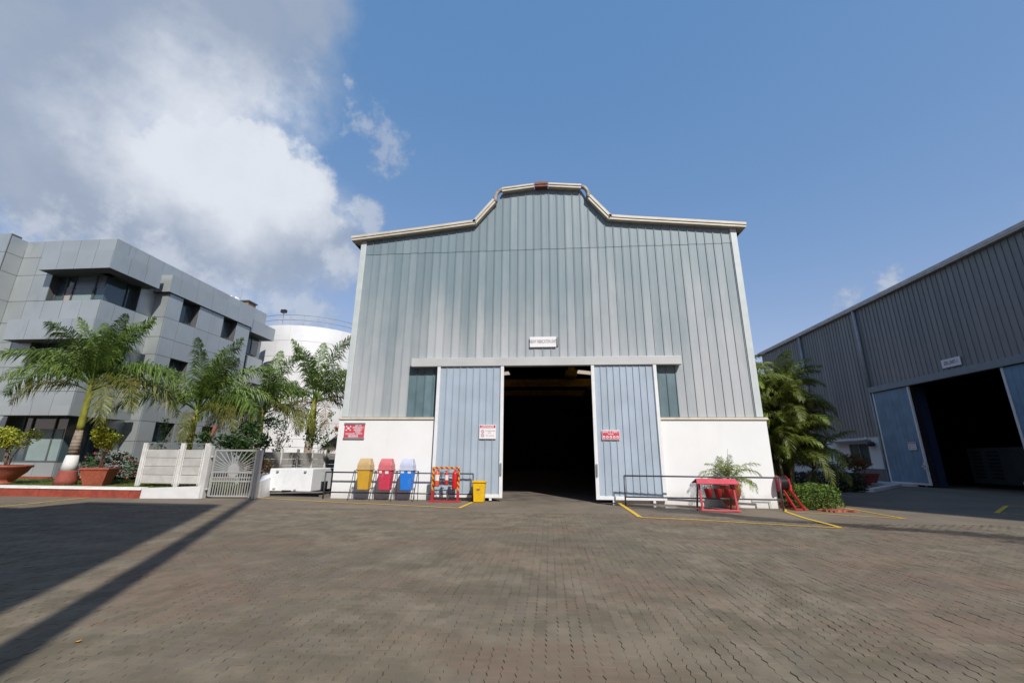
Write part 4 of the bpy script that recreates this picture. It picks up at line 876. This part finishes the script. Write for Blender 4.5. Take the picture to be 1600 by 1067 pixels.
for i in range(ny):
    y = Y1r - i * .36; me = mb_ if y - .18 < 33.6 else ma_
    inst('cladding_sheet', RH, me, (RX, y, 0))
part('cladding_end', RH, MB().box(RX, RX + .049, Y0r, Y1r - ny * .36, 0, 12.9), M_CLADR)
part('eave_gutter', RH, MB().box(RX - .28, RX + .1, Y0r, Y1r + .3, 12.9, 13.12).box(RX - .30, RX - .26, Y0r, Y1r + .3, 13.0, 13.2), mat('gutter_grey', (.48, .48, .47), .5))
part('roof', RH, MB().prism_y([(RX, 13.1), (RX + 22, 14.6), (RX + 22, 14.75), (RX, 13.22)], Y0r, Y1r + .3), M_GALV)
part('plinth_wall', RH, MB().box(RX - .06, RX + .049, 33.65, 35.0, 0, 3.32).box(RX - .06, RX + .049, 37.15, Y1r, 0, 3.32).box(RX - .06, RX + .049, 35.0, 37.15, 0, 1.2).box(RX - .06, RX + .049, 35.0, 37.15, 2.85, 3.32), M_WHITEWALL)
part('plinth_band', RH, MB().box(RX - .075, RX - .061, 33.7, 36.9, 0, 1.02), mat('dado_grey', (.18, .17, .165), .8))
part('flashing', RH, MB().box(RX - .1, RX + .049, 33.65, Y1r, 3.321, 3.339), M_GALV)
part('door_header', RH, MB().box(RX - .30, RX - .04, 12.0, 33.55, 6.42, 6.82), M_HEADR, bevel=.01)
for y in (33.62, 41.1): part('downpipe', RH, MB().tube([(RX - .12, y, 3.3 if y > 40 else 6.83), (RX - .12, y, 12.9)], .11, 10), mat('downpipe_grey', (.36, .40, .41), .5), smooth=True)
part('downpipe', RH, MB().tube([(RX - .12, 33.62, .1), (RX - .12, 33.62, 6.42)], .09, 10), mat('downpipe_grey', (.36, .40, .41), .5), smooth=True)
part('meter_box', RH, MB().box(RX - .2, RX - .06, 40.3, 40.6, 1.5, 2.1), M_HEADR)
wn = part('window', RH, MB().box(RX + .02, RX + .04, 35.0, 37.15, 1.2, 2.85), M_GLASSD)
part('frame', wn, MB().box(RX - .05, RX + .01, 35.0, 35.08, 1.2, 2.85).box(RX - .05, RX + .01, 37.07, 37.15, 1.2, 2.85).box(RX - .05, RX + .01, 35.081, 37.069, 1.2, 1.28).box(RX - .05, RX + .01, 36.03, 36.1, 1.281, 2.85), M_HEADR)
part('window_canopy', RH, MB().box(RX - .6, RX - .061, 34.6, 38.7, 3.0, 3.1), M_HEADR)
part('lamp', RH, MB().lathe([(.01, 0), (.24, .05), (.26, .18), (.2, .32), (.06, .38)], (RX - .3, 34.35, 2.6), 16), M_BLACK, smooth=True)
part('bulkhead_light', RH, MB().lathe([(.01, 0), (.09, .04), (.09, .14), (.05, .2)], (RX - .16, 35.0, 3.1), 12), M_WHITEPAINT, smooth=True)
def rdoor(y0, y1):
    d = part('sliding_door', RH, MB().box(RX - .14, RX - .11, y0 + .05, y1 - .05, .2, 6.4), M_DARK); n = 8; w = (y1 - y0 - .24) / n
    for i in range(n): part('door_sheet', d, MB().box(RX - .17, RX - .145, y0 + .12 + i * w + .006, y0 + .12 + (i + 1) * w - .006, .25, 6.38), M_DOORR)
    part('door_frame', d, MB().box(RX - .2, RX - .1, y0, y0 + .119, .12, 6.4).box(RX - .2, RX - .1, y1 - .119, y1, .12, 6.4).box(RX - .2, RX - .1, y0 + .12, y1 - .12, .12, .24), M_WHITEPAINT)
    part('handle', d, MB().box(RX - .26, RX - .2, y0 - .15, y0 + .3, 1.25, 1.32).box(RX - .26, RX - .2, y0 - .05, y0 + .15, 1.1, 1.5), M_WHITEPAINT)
    for wy in (y0 + .4, y1 - .6): part('door_wheel', d, MB().bar((RX - .16, wy, .13), (RX - .16, wy, .03), .09), M_GALV)
rdoor(30.1, 33.35); rdoor(20.9, 24.1)
part('interior_wall', RH, MB().box(RX + .301, RX + 14, 36.2, 36.4, 0, 12).box(RX + 14, RX + 14.2, 10, 36.4, 0, 12.9).box(RX + .301, RX + 14, 10, 10.2, 0, 12).box(RX + .301, RX + 14, 10, 36.4, 12, 12.2), M_DARK)
part('door_jamb', RH, MB().box(RX + .3, RX + .75, 30.05, 30.19, 0, 6.4), mat('jamb_blue', (.02, .033, .075), .6))
part('step', RH, MB().box(RX - 2.2, RX - .07, 31.2, 38.5, -.1, .16), mat('step_white', (.58, .58, .57), .8, var=.08))
kw = MB().prism_z([(16.7, 25.2), (17.0, 25.1), (22.6, 30.8), (22.3, 31.0)], -.1, .17)
struct('kerb', kw, mat('step_white', (.58, .58, .57), .8))
S5 = thing('sign', 'white board reading ESK.UNIT-1 above the door of the right hall', 'sign', (RX - .1, 26.8, 7.28))
part('board', S5, MB().box(RX - .09, RX - .06, 26.2, 27.42, 7.03, 7.53), M_WHITESIGN); text('lettering', S5, 'ESK.UNIT-1', .30, (RX - .095, 26.8, 7.28), M_INK, 'x', .60, bold=.004)
danger(30.5, 31.15, 2.3, 2.8, RX - .21, 'small danger sign with red header on the shaded blue door of the right hall', 'x')
MCB = thing('machine_cabinet', 'grey machine cabinet with louvred vents inside the dark right hall', 'machine', (28, 29, 0))
mcm = mat('cabinet_grey', (.085, .095, .095), .5)
part('cabinet', MCB, MB().box(27.5, 29, 24, 31.4, .25, 2.45), mcm, bevel=.03); part('base', MCB, MB().box(27.6, 29, 24.1, 31.3, 0, .249), M_BLACK)
for k in range(8):
    for yy in (29.4, 30.5): part('vent_slot', MCB, MB().box(27.47, 27.499, yy, yy + .7, .6 + k * .22, .68 + k * .22), M_BLACK)
tag(part('bollard', None, MB().lathe([(.01, 0), (.13, 0), (.125, .95), (.1, 1.0), (.01, 1.0)], (15.42, 15.75, 0), 18), M_WHITEPAINT, smooth=True), 'white painted bollard at the far right edge of the yard', 'bollard')

# ------------------------------------------------------------------ left: kerb, lawn, walls, fence, gate
struct('lawn', MB().box(-60, -15.41, 15.96, 20.6, -.1, .36).box(-15.409, -13.3, 16.27, 20.6, -.1, .36), mat('lawn_soil', (.11, .12, .03), .95, var=.3, vs=3))
rng = random.Random(111); gm = MB()
for k in range(9000):
    x = rng.uniform(-27, -13.4); y = (16.0 if x < -15.4 else 16.3) + 4.3 * rng.random() ** 1.4; a = rng.random() * 6.28; h = rng.uniform(.04, .10)
    gm.add([(x - .01, y, .355), (x + .01, y, .355), (x + .05 * math.cos(a), y + .05 * math.sin(a), .36 + h)], [(0, 1, 2)])
struct('grass', gm, L_GRASS, 'stuff')
KB = bpy.data.objects.new('kerb', None); COL.objects.link(KB); KB['kind'] = 'structure'; KB.location = (-20, 15.7, 0)
x = -33.0; rng = random.Random(112)
while x < -15.6:
    w = min(rng.uniform(1.5, 2.2), -15.42 - x); mb = MB(); d = rng.uniform(-.015, .015)
    mb.box(x + .008, x + w - .008, 15.68 + d, 15.96, -.05, .29 + d * .5); part('kerb_stone', KB, mb, M_BRICKRED, bevel=.015)
    mb = MB().hexa([(x, 15.655, .295), (x + w, 15.655, .295), (x + w, 15.96, .295), (x, 15.96, .295)], [(x, 15.70, .345), (x + w, 15.70, .345), (x + w, 15.98, .385), (x, 15.98, .385)])
    part('kerb_cap', KB, mb, M_WHITEOLD); x += w
LW = tag(part('low_wall', None, MB().hexa([(-15.41, 15.7, -.05), (-13.3, 16.0, -.05), (-13.3, 16.25, -.05), (-15.41, 16.0, -.05)], [(-15.41, 15.72, .36), (-13.3, 16.02, .44), (-13.3, 16.25, .44), (-15.41, 16.0, .36)]), mat('low_wall_white', (.66, .66, .66), .8, var=.05, dirt=(.4, .38, .35), da=.3, dsc=3)), 'low white retaining wall under the pale panel fence', 'wall')
FN = thing('panel_fence', 'pale concrete panel fence with posts on the lawn left of the gate', 'fence', (-15, 16.3, .36))
def fpost(x, y, z0, z1, w=.06):
    for dx in (-.05, .05): pass
    part('post', FN, MB().box(x - .085, x - .02, y - .05, y + .05, z0, z1).box(x + .02, x + .085, y - .05, y + .05, z0, z1).box(x - .0199, x + .0199, y - .02, y + .02, z0, z1 - .02), M_WHITEOLD)
fx = [-16.25, -14.62, -13.58]
for x in fx: fpost(x, 16.34, .38, 2.05)
for a, b in zip(fx, fx[1:]):
    for k in range(4): part('board', FN, MB().box(a + .09, b - .09, 16.32 + .006 * k, 16.37, .50 + k * .325, .50 + k * .325 + .31), M_BOARD, bevel=.012)
    part('top_wire', FN, MB().tube([(a, 16.34, 2.03), (b, 16.34, 2.03)], .012, 6), M_GALV)
    for xx in (a + .13, b - .13): part('stay_rod', FN, MB().tube([(xx, 16.30, .45), (xx, 16.30, 1.82)], .018, 6), M_WHITEOLD)
part('brace', FN, MB().bar((-13.35, 16.3, 1.3), (-13.62, 16.34, .6), .05), M_WHITEOLD)
GT = thing('metal_gate', 'silver grey metal gate with sunburst rays over vertical bars', 'gate', (-12.3, 16.25, 0))
ga, gb = Vector((-13.08, 16.2, 0)), Vector((-11.48, 16.35, 0))
def GP(u, z): p = ga.lerp(gb, u); return (p.x, p.y, z)
MG = mat('gate_silver', (.46, .46, .45), .45, metal=.2, var=.08)
part('gate_frame', GT, MB().bar(GP(0, .08), GP(0, 1.78), .06).bar(GP(1, .08), GP(1, 1.78), .06).bar(GP(0, 1.78), GP(1, 1.78), .06).bar(GP(0, .08), GP(1, .08), .05).bar(GP(0, .62), GP(1, .62), .05).bar(GP(0, .95), GP(1, .95), .05).bar(GP(0, .76), GP(1, .76), .035), MG)
for k in range(17): u = (k + .5) / 17; part('bar', GT, MB().bar(GP(u, .09), GP(u, .94), .028), MG)
for k in range(19):
    a = R(4 + k * 172 / 18); c, s = math.cos(a), math.sin(a); r1 = min(.48 / max(1e-3, abs(c)), .80 / max(1e-3, s))
    part('ray', GT, MB().bar(GP(.5 + .12 * c, .97 + .2 * s), GP(.5 + r1 * c, .97 + r1 * s), .022), MG)
sp = MB(); q = [GP(.5 + .14 * math.cos(R(k * 30)), 1.02 + .26 * math.sin(R(k * 30))) for k in range(12)]; n = 12
sp.add([(p[0], p[1] - .015, p[2]) for p in q] + [(p[0], p[1] + .015, p[2]) for p in q], [tuple(range(n)), tuple(range(2 * n - 1, n - 1, -1))] + [(k, (k + 1) % n, n + (k + 1) % n, n + k) for k in range(n)]); part('sun_plate', GT, sp, MG)
part('latch', GT, MB().box(-11.6, -11.5, 16.26, 16.3, .9, 1.0), MG)
tag(part('gate_post', None, MB().box(-13.42, -13.22, 16.08, 16.28, -.05, 1.95).box(-13.2, -13.14, 16.12, 16.24, .3, .36).box(-13.2, -13.14, 16.12, 16.24, 1.5, 1.56), mat('gate_post_paint', (.55, .54, .52), .6, var=.06), bevel=.01), 'square silver post with hinges on the fence side of the gate', 'post')
tag(part('gate_post', None, MB().box(-11.44, -11.30, 16.36, 16.50, -.05, 1.8), mat('gate_post_paint', (.55, .54, .52), .6), bevel=.01), 'square silver post on the white box side of the gate', 'post')
tag(part('low_wall', None, MB().hexa([(-11.75, 16.6, -.05), (-11.22, 16.55, -.05), (-11.75, 18.8, -.05), (-12.2, 18.8, -.05)], [(-11.72, 16.6, .72), (-11.25, 16.55, .62), (-11.78, 18.8, .95), (-12.17, 18.8, .95)]), M_WHITEWALL), 'short white wall between the gate and the white steel box', 'wall')
rng = random.Random(121)
foliage_thing('dry_plant', 'drooping brown dry leaved plant between the gate and the white box', 'plant', (-11.8, 17.6, .6), ell(rng, (-11.85, 17.6, 1.15), (.28, .3, .3), 130, .9), .2, L_DRY, 121, .4, [[(-11.8, 17.6, .6), (-11.85, 17.6, 1.1)]], .02)
# white steel box
BX = thing('steel_box', 'white painted steel box with lifting lugs on a black skid', 'container', (-10.7, 18.2, 0))
part('shell', BX, MB().hexa([(-11.62, 17.42, .2), (-9.68, 17.42, .2), (-9.68, 19.3, .2), (-11.62, 19.3, .2)], [(-11.55, 17.46, 1.08), (-9.70, 17.46, 1.08), (-9.70, 19.3, 1.08), (-11.55, 19.3, 1.08)]), M_WHITEPAINT, bevel=.02)
for x, z in ((-11.2, .98), (-10.0, .98), (-11.25, .30), (-10.35, .26)): part('lug', BX, MB().lathe([(.01, 0), (.06, .01), (.05, .05), (.01, .07)], (0, 0, 0), 12).__class__().box(x - .05, x + .05, 17.38, 17.44, z - .03, z + .03), mat('lug_grey', (.4, .4, .4), .5), bevel=.01)
part('skid', BX, MB().box(-11.7, -9.4, 17.5, 17.62, 0, .19).box(-11.7, -9.4, 19.0, 19.12, 0, .19).box(-11.72, -11.5, 17.621, 18.99, .0, .15), M_BLACK)
part('fork_slot', BX, MB().box(-10.9, -10.5, 17.40, 17.45, .19, .24).box(-9.69, -9.6, 18.2, 18.6, .2, .55), M_BLACK)
part('drawbar', BX, MB().bar((-11.5, 17.5, .12), (-8.9, 17.35, .2), .05), mat('drawbar_grey', (.2, .2, .2), .5))
# compound fence on the left of the hall, running away
FN = thing('panel_fence', 'weathered concrete panel fence running away behind the white steel box', 'fence', (-14, 24, 0))
ys = [18.9 + 1.5 * k for k in range(8)]
for y in ys: part('post', FN, MB().box(-14.06, -13.94, y - .06, y + .06, 0, 1.95), M_WHITEOLD, bevel=.01)
for a, b in zip(ys, ys[1:]):
    for k in range(5): part('board', FN, MB().box(-14.03, -13.98 + .004 * (k % 2), a + .065, b - .065, .08 + k * .34, .08 + k * .34 + .325), M_BOARD, bevel=.012)
part('top_wire', FN, MB().tube([(-14, ys[0], 2.05), (-14, ys[-1], 2.05)], .012, 6), M_GALV)
TH = thing('thatched_shelter', 'small brown thatched roof shelter peeping over the fence by the hall corner', 'shelter', (-13.9, 30.5, 0))
rng = random.Random(131); mb = MB()
for k in range(900):
    a = rng.random() * 6.283; t = rng.random() ** .6; r = 1.9 * t; z = 4.1 - 1.9 * t; p = Vector((-14.6 + r * math.cos(a), 31 + r * math.sin(a), z)); e = p + Vector((.5 * math.cos(a), .5 * math.sin(a), -.5)); w = Vector((-math.sin(a), math.cos(a), 0)) * .05
    mb.add([p - w, p + w, e + Vector((0, 0, rng.uniform(-.05, .08)))], [(0, 1, 2)])
part('thatch', TH, mb, M_THATCH, kind='stuff'); part('roof_core', TH, MB().lathe([(1.95, 0), (.05, 1.85)], (-14.6, 31, 2.15), 16), M_THATCH)
for a in range(4): part('post', TH, MB().tube([(-14.6 + 1.5 * math.cos(a * 1.57 + .8), 31 + 1.5 * math.sin(a * 1.57 + .8), 0), (-14.6 + 1.5 * math.cos(a * 1.57 + .8), 31 + 1.5 * math.sin(a * 1.57 + .8), 2.6)], .08, 8), M_STEM)

# ------------------------------------------------------------------ storage tank
TC = (-25.4, 43.0); TR = 6.15; TH_ = 13.7
TK = thing('storage_tank', 'huge white cylindrical storage tank of welded plates between the two buildings', 'tank', (TC[0], TC[1], 0))
part('core', TK, MB().lathe([(.1, 0), (TR - .03, 0), (TR - .03, TH_ - .02), (.1, TH_ + .6)], (TC[0], TC[1], 0), 96), mat('tank_core', (.62, .62, .62), .6), smooth=False)
NC = 9; hh = TH_ / NC
for c in range(NC):
    for k in range(14):
        a0 = R(180 + 10 + (k - 1) * 22 + (c % 2) * 11); 
        if a0 > R(400): continue
        a1 = a0 + R(22) - .0035; vs = []; m = 7
        for q in range(m + 1):
            a = a0 + (a1 - a0) * q / m; vs += [(TC[0] + TR * math.cos(a), TC[1] + TR * math.sin(a), c * hh + .012), (TC[0] + TR * math.cos(a), TC[1] + TR * math.sin(a), (c + 1) * hh - .012)]
        part('plate', TK, MB().add(vs, [(2 * q, 2 * q + 2, 2 * q + 3, 2 * q + 1) for q in range(m)]), M_TANKP, smooth=True)
for z in (.55, 1.05): part('rail_ring', TK, MB().tube([(TC[0] + (TR - .1) * math.cos(k / 60 * 6.2832), TC[1] + (TR - .1) * math.sin(k / 60 * 6.2832), TH_ + z) for k in range(61)], .028, 6, False), M_GALV)
for k in range(30):
    a = k / 30 * 6.2832; part('rail_post', TK, MB().tube([(TC[0] + (TR - .1) * math.cos(a), TC[1] + (TR - .1) * math.sin(a), TH_), (TC[0] + (TR - .1) * math.cos(a), TC[1] + (TR - .1) * math.sin(a), TH_ + 1.05)], .025, 6), M_GALV)
fl = part('floodlight_pole', TK, MB().tube([(-25.6, 37.1, TH_), (-25.6, 37.1, TH_ + 1.35)], .04, 6), M_GALV); part('floodlight', fl, MB().box(-25.85, -25.35, 36.9, 37.2, TH_ + 1.3, TH_ + 1.6), M_BLACK)
part('platform', TK, MB().box(-19.7, -18.4, 39.3, 39.9, 13.0, 13.2), M_RUST); part('stair_stringer', TK, MB().tube([(-18.6, 39.9, 13.0), (-18.5, 40.6, 12.0), (-18.6, 41.8, 10.0), (-18.9, 43, 8)], .05, 6), mat('stair_blue', (.12, .14, .25), .5))

# ------------------------------------------------------------------ left panelled building
LB = thing('office_building', 'grey aluminium panelled office building with overhanging window hoods on the left', 'building', (-28, 24, .3))
ZR = [.3, 1.15, 2.35, 3.55, 4.85, 6.2, 7.65, 8.8, 10.12, 11.75, 12.9, 13.98]
wallmb = MB(); rng = random.Random(141)
def cladY(y, us, zs, skip=lambda u, z: False, depth=.5):
    for a, b in zip(us, us[1:]):
        for c, d in zip(zs, zs[1:]):
            if skip((a + b) / 2, (c + d) / 2): continue
            j = rng.uniform(0, .006); part('panel', LB, MB().box(a + .012, b - .012, y - .03 - j, y, c + .012, d - .012), M_ACP)
            wallmb.box(a, b, y + .001, y + depth, c, d)
def cladX(x, us, zs, skip=lambda u, z: False, depth=.5):
    for a, b in zip(us, us[1:]):
        for c, d in zip(zs, zs[1:]):
            if skip((a + b) / 2, (c + d) / 2): continue
            j = rng.uniform(0, .006); part('panel', LB, MB().box(x, x + .03 + j, a + .012, b - .012, c + .012, d - .012), M_ACP)
            wallmb.box(x - depth, x - .001, a, b, c, d)
wz = lambda z: 10.12 < z < 11.75 or 6.2 < z < 7.65
cladY(20.7, [-31.4, -30.2, -29.0, -27.8, -26.6, -25.45], ZR, lambda u, z: u > -29.0 and (wz(z) or 1.15 < z < 3.55))
cladX(-25.45, [20.7, 21.5, 22.75, 23.84], ZR, lambda u, z: u < 22.75 and (wz(z) or 1.15 < z < 3.55))
cladX(-25.45, [23.84, 25.3, 26.75, 28.2, 29.65, 31.1, 32.6, 34.5], [12.9, 13.98])
cladY(23.84, [-25.42, -24.5], ZR[:-1], depth=.4)
cladX(-24.5, [23.84, 24.9, 26.3, 27.45, 28.6, 30.0, 31.5], ZR[:-2], lambda u, z: (24.9 < u < 26.3 or 28.6 < u < 30.0) and (wz(z) or 2.35 < z < 3.55), .45)
cladX(-31.4, [19.88, 20.66], ZR); cladY(19.85, [-38.5, -37, -35.6, -34.2, -32.8, -31.4], ZR[:-1] + [14.1])
part('wall', LB, wallmb, M_ACPB)
part('core', LB, MB().box(-38.4, -26.1, 21.35, 34.4, .3, 13.6).box(-26.1, -25.1, 24.5, 31.4, .3, 11.8), mat('office_dark', (.03, .033, .036), .7))
part('roof', LB, MB().box(-38.4, -26, 21.2, 34.4, 13.61, 13.7), M_GALV)
def hood(x0, x1, y0, y1, z0, z1, nx, ny_, thick=.6, step=1.4):
    """projecting hood round the corner: box wall, front and side panels"""
    part('hood', LB, MB().box(x0, x1, y0, 20.66, z0, z1).box(-25.41, x1, 20.661, y1, z0, z1), M_ACPB)
    xs = np.linspace(x0, x1, nx + 1); ys_ = np.linspace(y0, y1, ny_ + 1)
    for a, b in zip(xs, xs[1:]): part('panel', LB, MB().box(a + .012, b - .012, y0 - .03, y0 - .001, z0, z1), M_ACP)
    for a, b in zip(ys_, ys_[1:]): part('panel', LB, MB().box(x1 + .001, x1 + .03, a + .012 - (.03 if a == ys_[0] else 0), b - .012, z0, z1), M_ACP)
hood(-29.05, -24.6, 19.98, 23.1, 11.74, 12.86, 4, 3); hood(-29.9, -24.6, 19.98, 22.75, 7.6, 8.76, 4, 3); hood(-29.0, -24.6, 19.98, 23.3, 3.5, 4.0, 4, 4)
# fascia band of the stepped wing
part('fascia', LB, MB().box(-25.44, -24.36, 23.62, 23.80, 11.76, 12.92).box(-25.44, -24.36, 23.80, 31.5, 11.761, 12.92), M_ACPB)
part('panel', LB, MB().box(-25.40, -24.34, 23.59, 23.619, 11.76, 12.92), M_ACP)
ysb = [23.62, 24.35, 25.7, 27.1, 28.5, 29.8, 31.5]
for a, b in zip(ysb, ysb[1:]): part('panel', LB, MB().box(-24.359, -24.33, a + .012, b - .012, 11.76, 12.92), M_ACP)
# end of the wing
part('end_wall', LB, MB().box(-26, -25.5, 31.5, 34.5, .3, 12.89), M_ACP)
wn = part('window', LB, MB().box(-25.5, -25.3, 32.2, 33.9, 9.9, 11.45), M_GLASSD); part('frame', wn, MB().box(-25.3, -25.26, 32.2, 32.28, 9.9, 11.45).box(-25.3, -25.26, 33.0, 33.06, 9.9, 11.45), M_ACPB)
for bx_ in ((-25.49, -24.5, 31.62, 34.65, 11.46, 12.55), (-25.49, -25.1, 32.5, 34.4, 8.62, 9.66), (-25.49, -24.55, 32.6, 35.5, 7.4, 8.55)):
    part('hood', LB, MB().box(*bx_), M_ACPB); part('panel', LB, MB().box(bx_[1] + .001, bx_[1] + .03, bx_[2], bx_[3], bx_[4], bx_[5]), M_ACP); part('panel', LB, MB().box(bx_[0], bx_[1] + .03, bx_[2] - .03, bx_[2] - .001, bx_[4], bx_[5]), M_ACP)
# corner windows: glazing, frames, blinds
for z0, z1, bl in ((10.12, 11.75, 0), (6.2, 7.65, 1), (1.15, 3.55, 2)):
    g = part('window', LB, MB().box(-28.98, -25.86, 21.06, 21.1, z0, z1).box(-25.86, -25.82, 21.06, 22.75, z0, z1), M_GLASSD)
    fm = MB().box(-28.98, -25.8, 21.0, 21.055, z0, z0 + .07).box(-25.815, -25.76, 21.0, 22.75, z0, z0 + .07)
    for x in (-28.98, -28.4, -27.9, -26.5): fm.box(x, x + .07, 21.0, 21.055, z0 + .071, z1)
    for y in (22.3, 22.7): fm.box(-25.815, -25.76, y - .04, y, z0 + .071, z1)
    part('frame', g, fm, M_ACPB)
    h = z1 - z0
    if bl == 0:
        part('blind', g, MB().box(-28.35, -27.95, 21.04, 21.058, z0 + .08, z0 + h * .6), M_BLINDW); part('blind', g, MB().box(-27.8, -26.6, 21.04, 21.058, z0 + .08, z0 + h * .5), M_BLIND); part('blind', g, MB().box(-27.8, -25.9, 21.045, 21.057, z0 + h * .55, z1), mat('blind_dim', (.22, .28, .31), .3))
    elif bl == 1: part('blind', g, MB().box(-28.8, -26.0, 21.04, 21.058, z0 + .08, z1 - .5), M_BLIND)
    else: part('blind', g, MB().box(-27.7, -25.9, 21.04, 21.058, z0 + .08, z0 + h * .72), M_BLIND)
for y0, y1 in ((24.9, 26.3), (28.6, 30.0)):
    for z0, z1 in ((10.12, 11.75), (6.2, 7.65), (2.35, 3.55)):
        w = part('window', LB, MB().box(-25.08, -25.02, y0, y1, z0, z1), M_GLASSD); part('frame', w, MB().box(-25.019, -24.98, y0, y0 + .06, z0, z1).box(-25.019, -24.98, y1 - .06, y1, z0, z1), M_ACPB)
part('plinth_strip', LB, MB().box(-38, -25.3, 20.4, 20.66, .3, .46), M_BRICKRED)
part('wall_light', LB, MB().box(-25.41, -25.25, 23.0, 23.25, 2.5, 3.0), M_BLACK)
# things on its roof
RT = thing('water_tank', 'white roof water tank with a round opening on the panelled office', 'tank', (-27.2, 32, 13.7)); part('tank_body', RT, MB().lathe([(.01, 0), (.62, 0), (.66, .1), (.66, .9), (.55, 1.08), (.2, 1.2), (.01, 1.2)], (-27.3, 32.3, 13.7), 24), M_WHITEPAINT, smooth=True); part('inlet_cap', RT, MB().bar((-26.75, 31.8, 14.55), (-26.55, 31.6, 14.55), .2), M_GALV)
RC = thing('roof_cabin', 'small brown box with flat lid on the office roof beside the water tank', 'cabin', (-27, 33.4, 13.7)); part('walls', RC, MB().box(-27.6, -26.4, 33.2, 34.2, 13.7, 14.75), mat('cabin_brown', (.26, .20, .13), .8)); part('lid', RC, MB().box(-27.7, -26.3, 33.1, 34.3, 14.751, 14.85), M_ACPB)
tag(part('lightning_rod', None, MB().tube([(-27, 32.9, 13.7), (-27, 32.9, 15.9)], .03, 6), M_GALV), 'thin rod standing on the office roof between tank and brown box', 'rod')

# ------------------------------------------------------------------ added unseen shade casters behind the viewpoint, sized so their shadows fit the yard
def block(label, x0, x1, y0, y1, h, name='shade_block'):
    T = thing(name, label, 'building', ((x0 + x1) / 2, (y0 + y1) / 2, 0)); part('wall', T, MB().box(x0, x1, y0, y1, -.1, h), mat('block_wall', (.13, .13, .13), .7, var=.08, vs=.4)); part('parapet', T, MB().box(x0 + .05, x1 - .05, y0 + .05, y1 - .05, h, h + .12), M_GALV)  # invented volume; walls kept dark to limit bounce light
    for k in range(int((x1 - x0) / 4)):
        for z in range(3, int(h) - 2, 4): part('window', T, MB().box(x0 + 1 + k * 4, x0 + 3 + k * 4, y1 - .02, y1 + .02, z, z + 1.6), M_GLASSD)
    return T
BL = block('unseen tall grey block added behind the viewpoint to shade the left of the yard', -5.4, -.5, -26, -5, 20.4)
part('shade_block_wing', BL, MB().box(-44, -5.401, -26, -5, -.1, 18.5), mat('block_wall', (.13, .13, .13), .7))  # added lower part, pulls the shadow edge back at far left
block('unseen tall grey block added behind the right hall to shade the road in front of it', 27.7, 50, -12, -6.2, 37, 'shade_tower')  # added caster, placed by the shadow edge on the right road
MS = thing('shadow_pole', 'unseen tall round pole added behind the viewpoint to cast a thin shadow', 'mast', (-.3, -4, 0)); part('pole', MS, MB().tube([(-.3, -4, -.1), (-.3, -4, 28)], [.2, .17], 14), M_GALV, smooth=True); part('top_ring', MS, MB().lathe([(.2, 0), (.7, 0), (.7, .3), (.2, .3)], (-.3, -4, 27.6), 16), M_GALV)  # added caster for the long thin shadow across the pavers
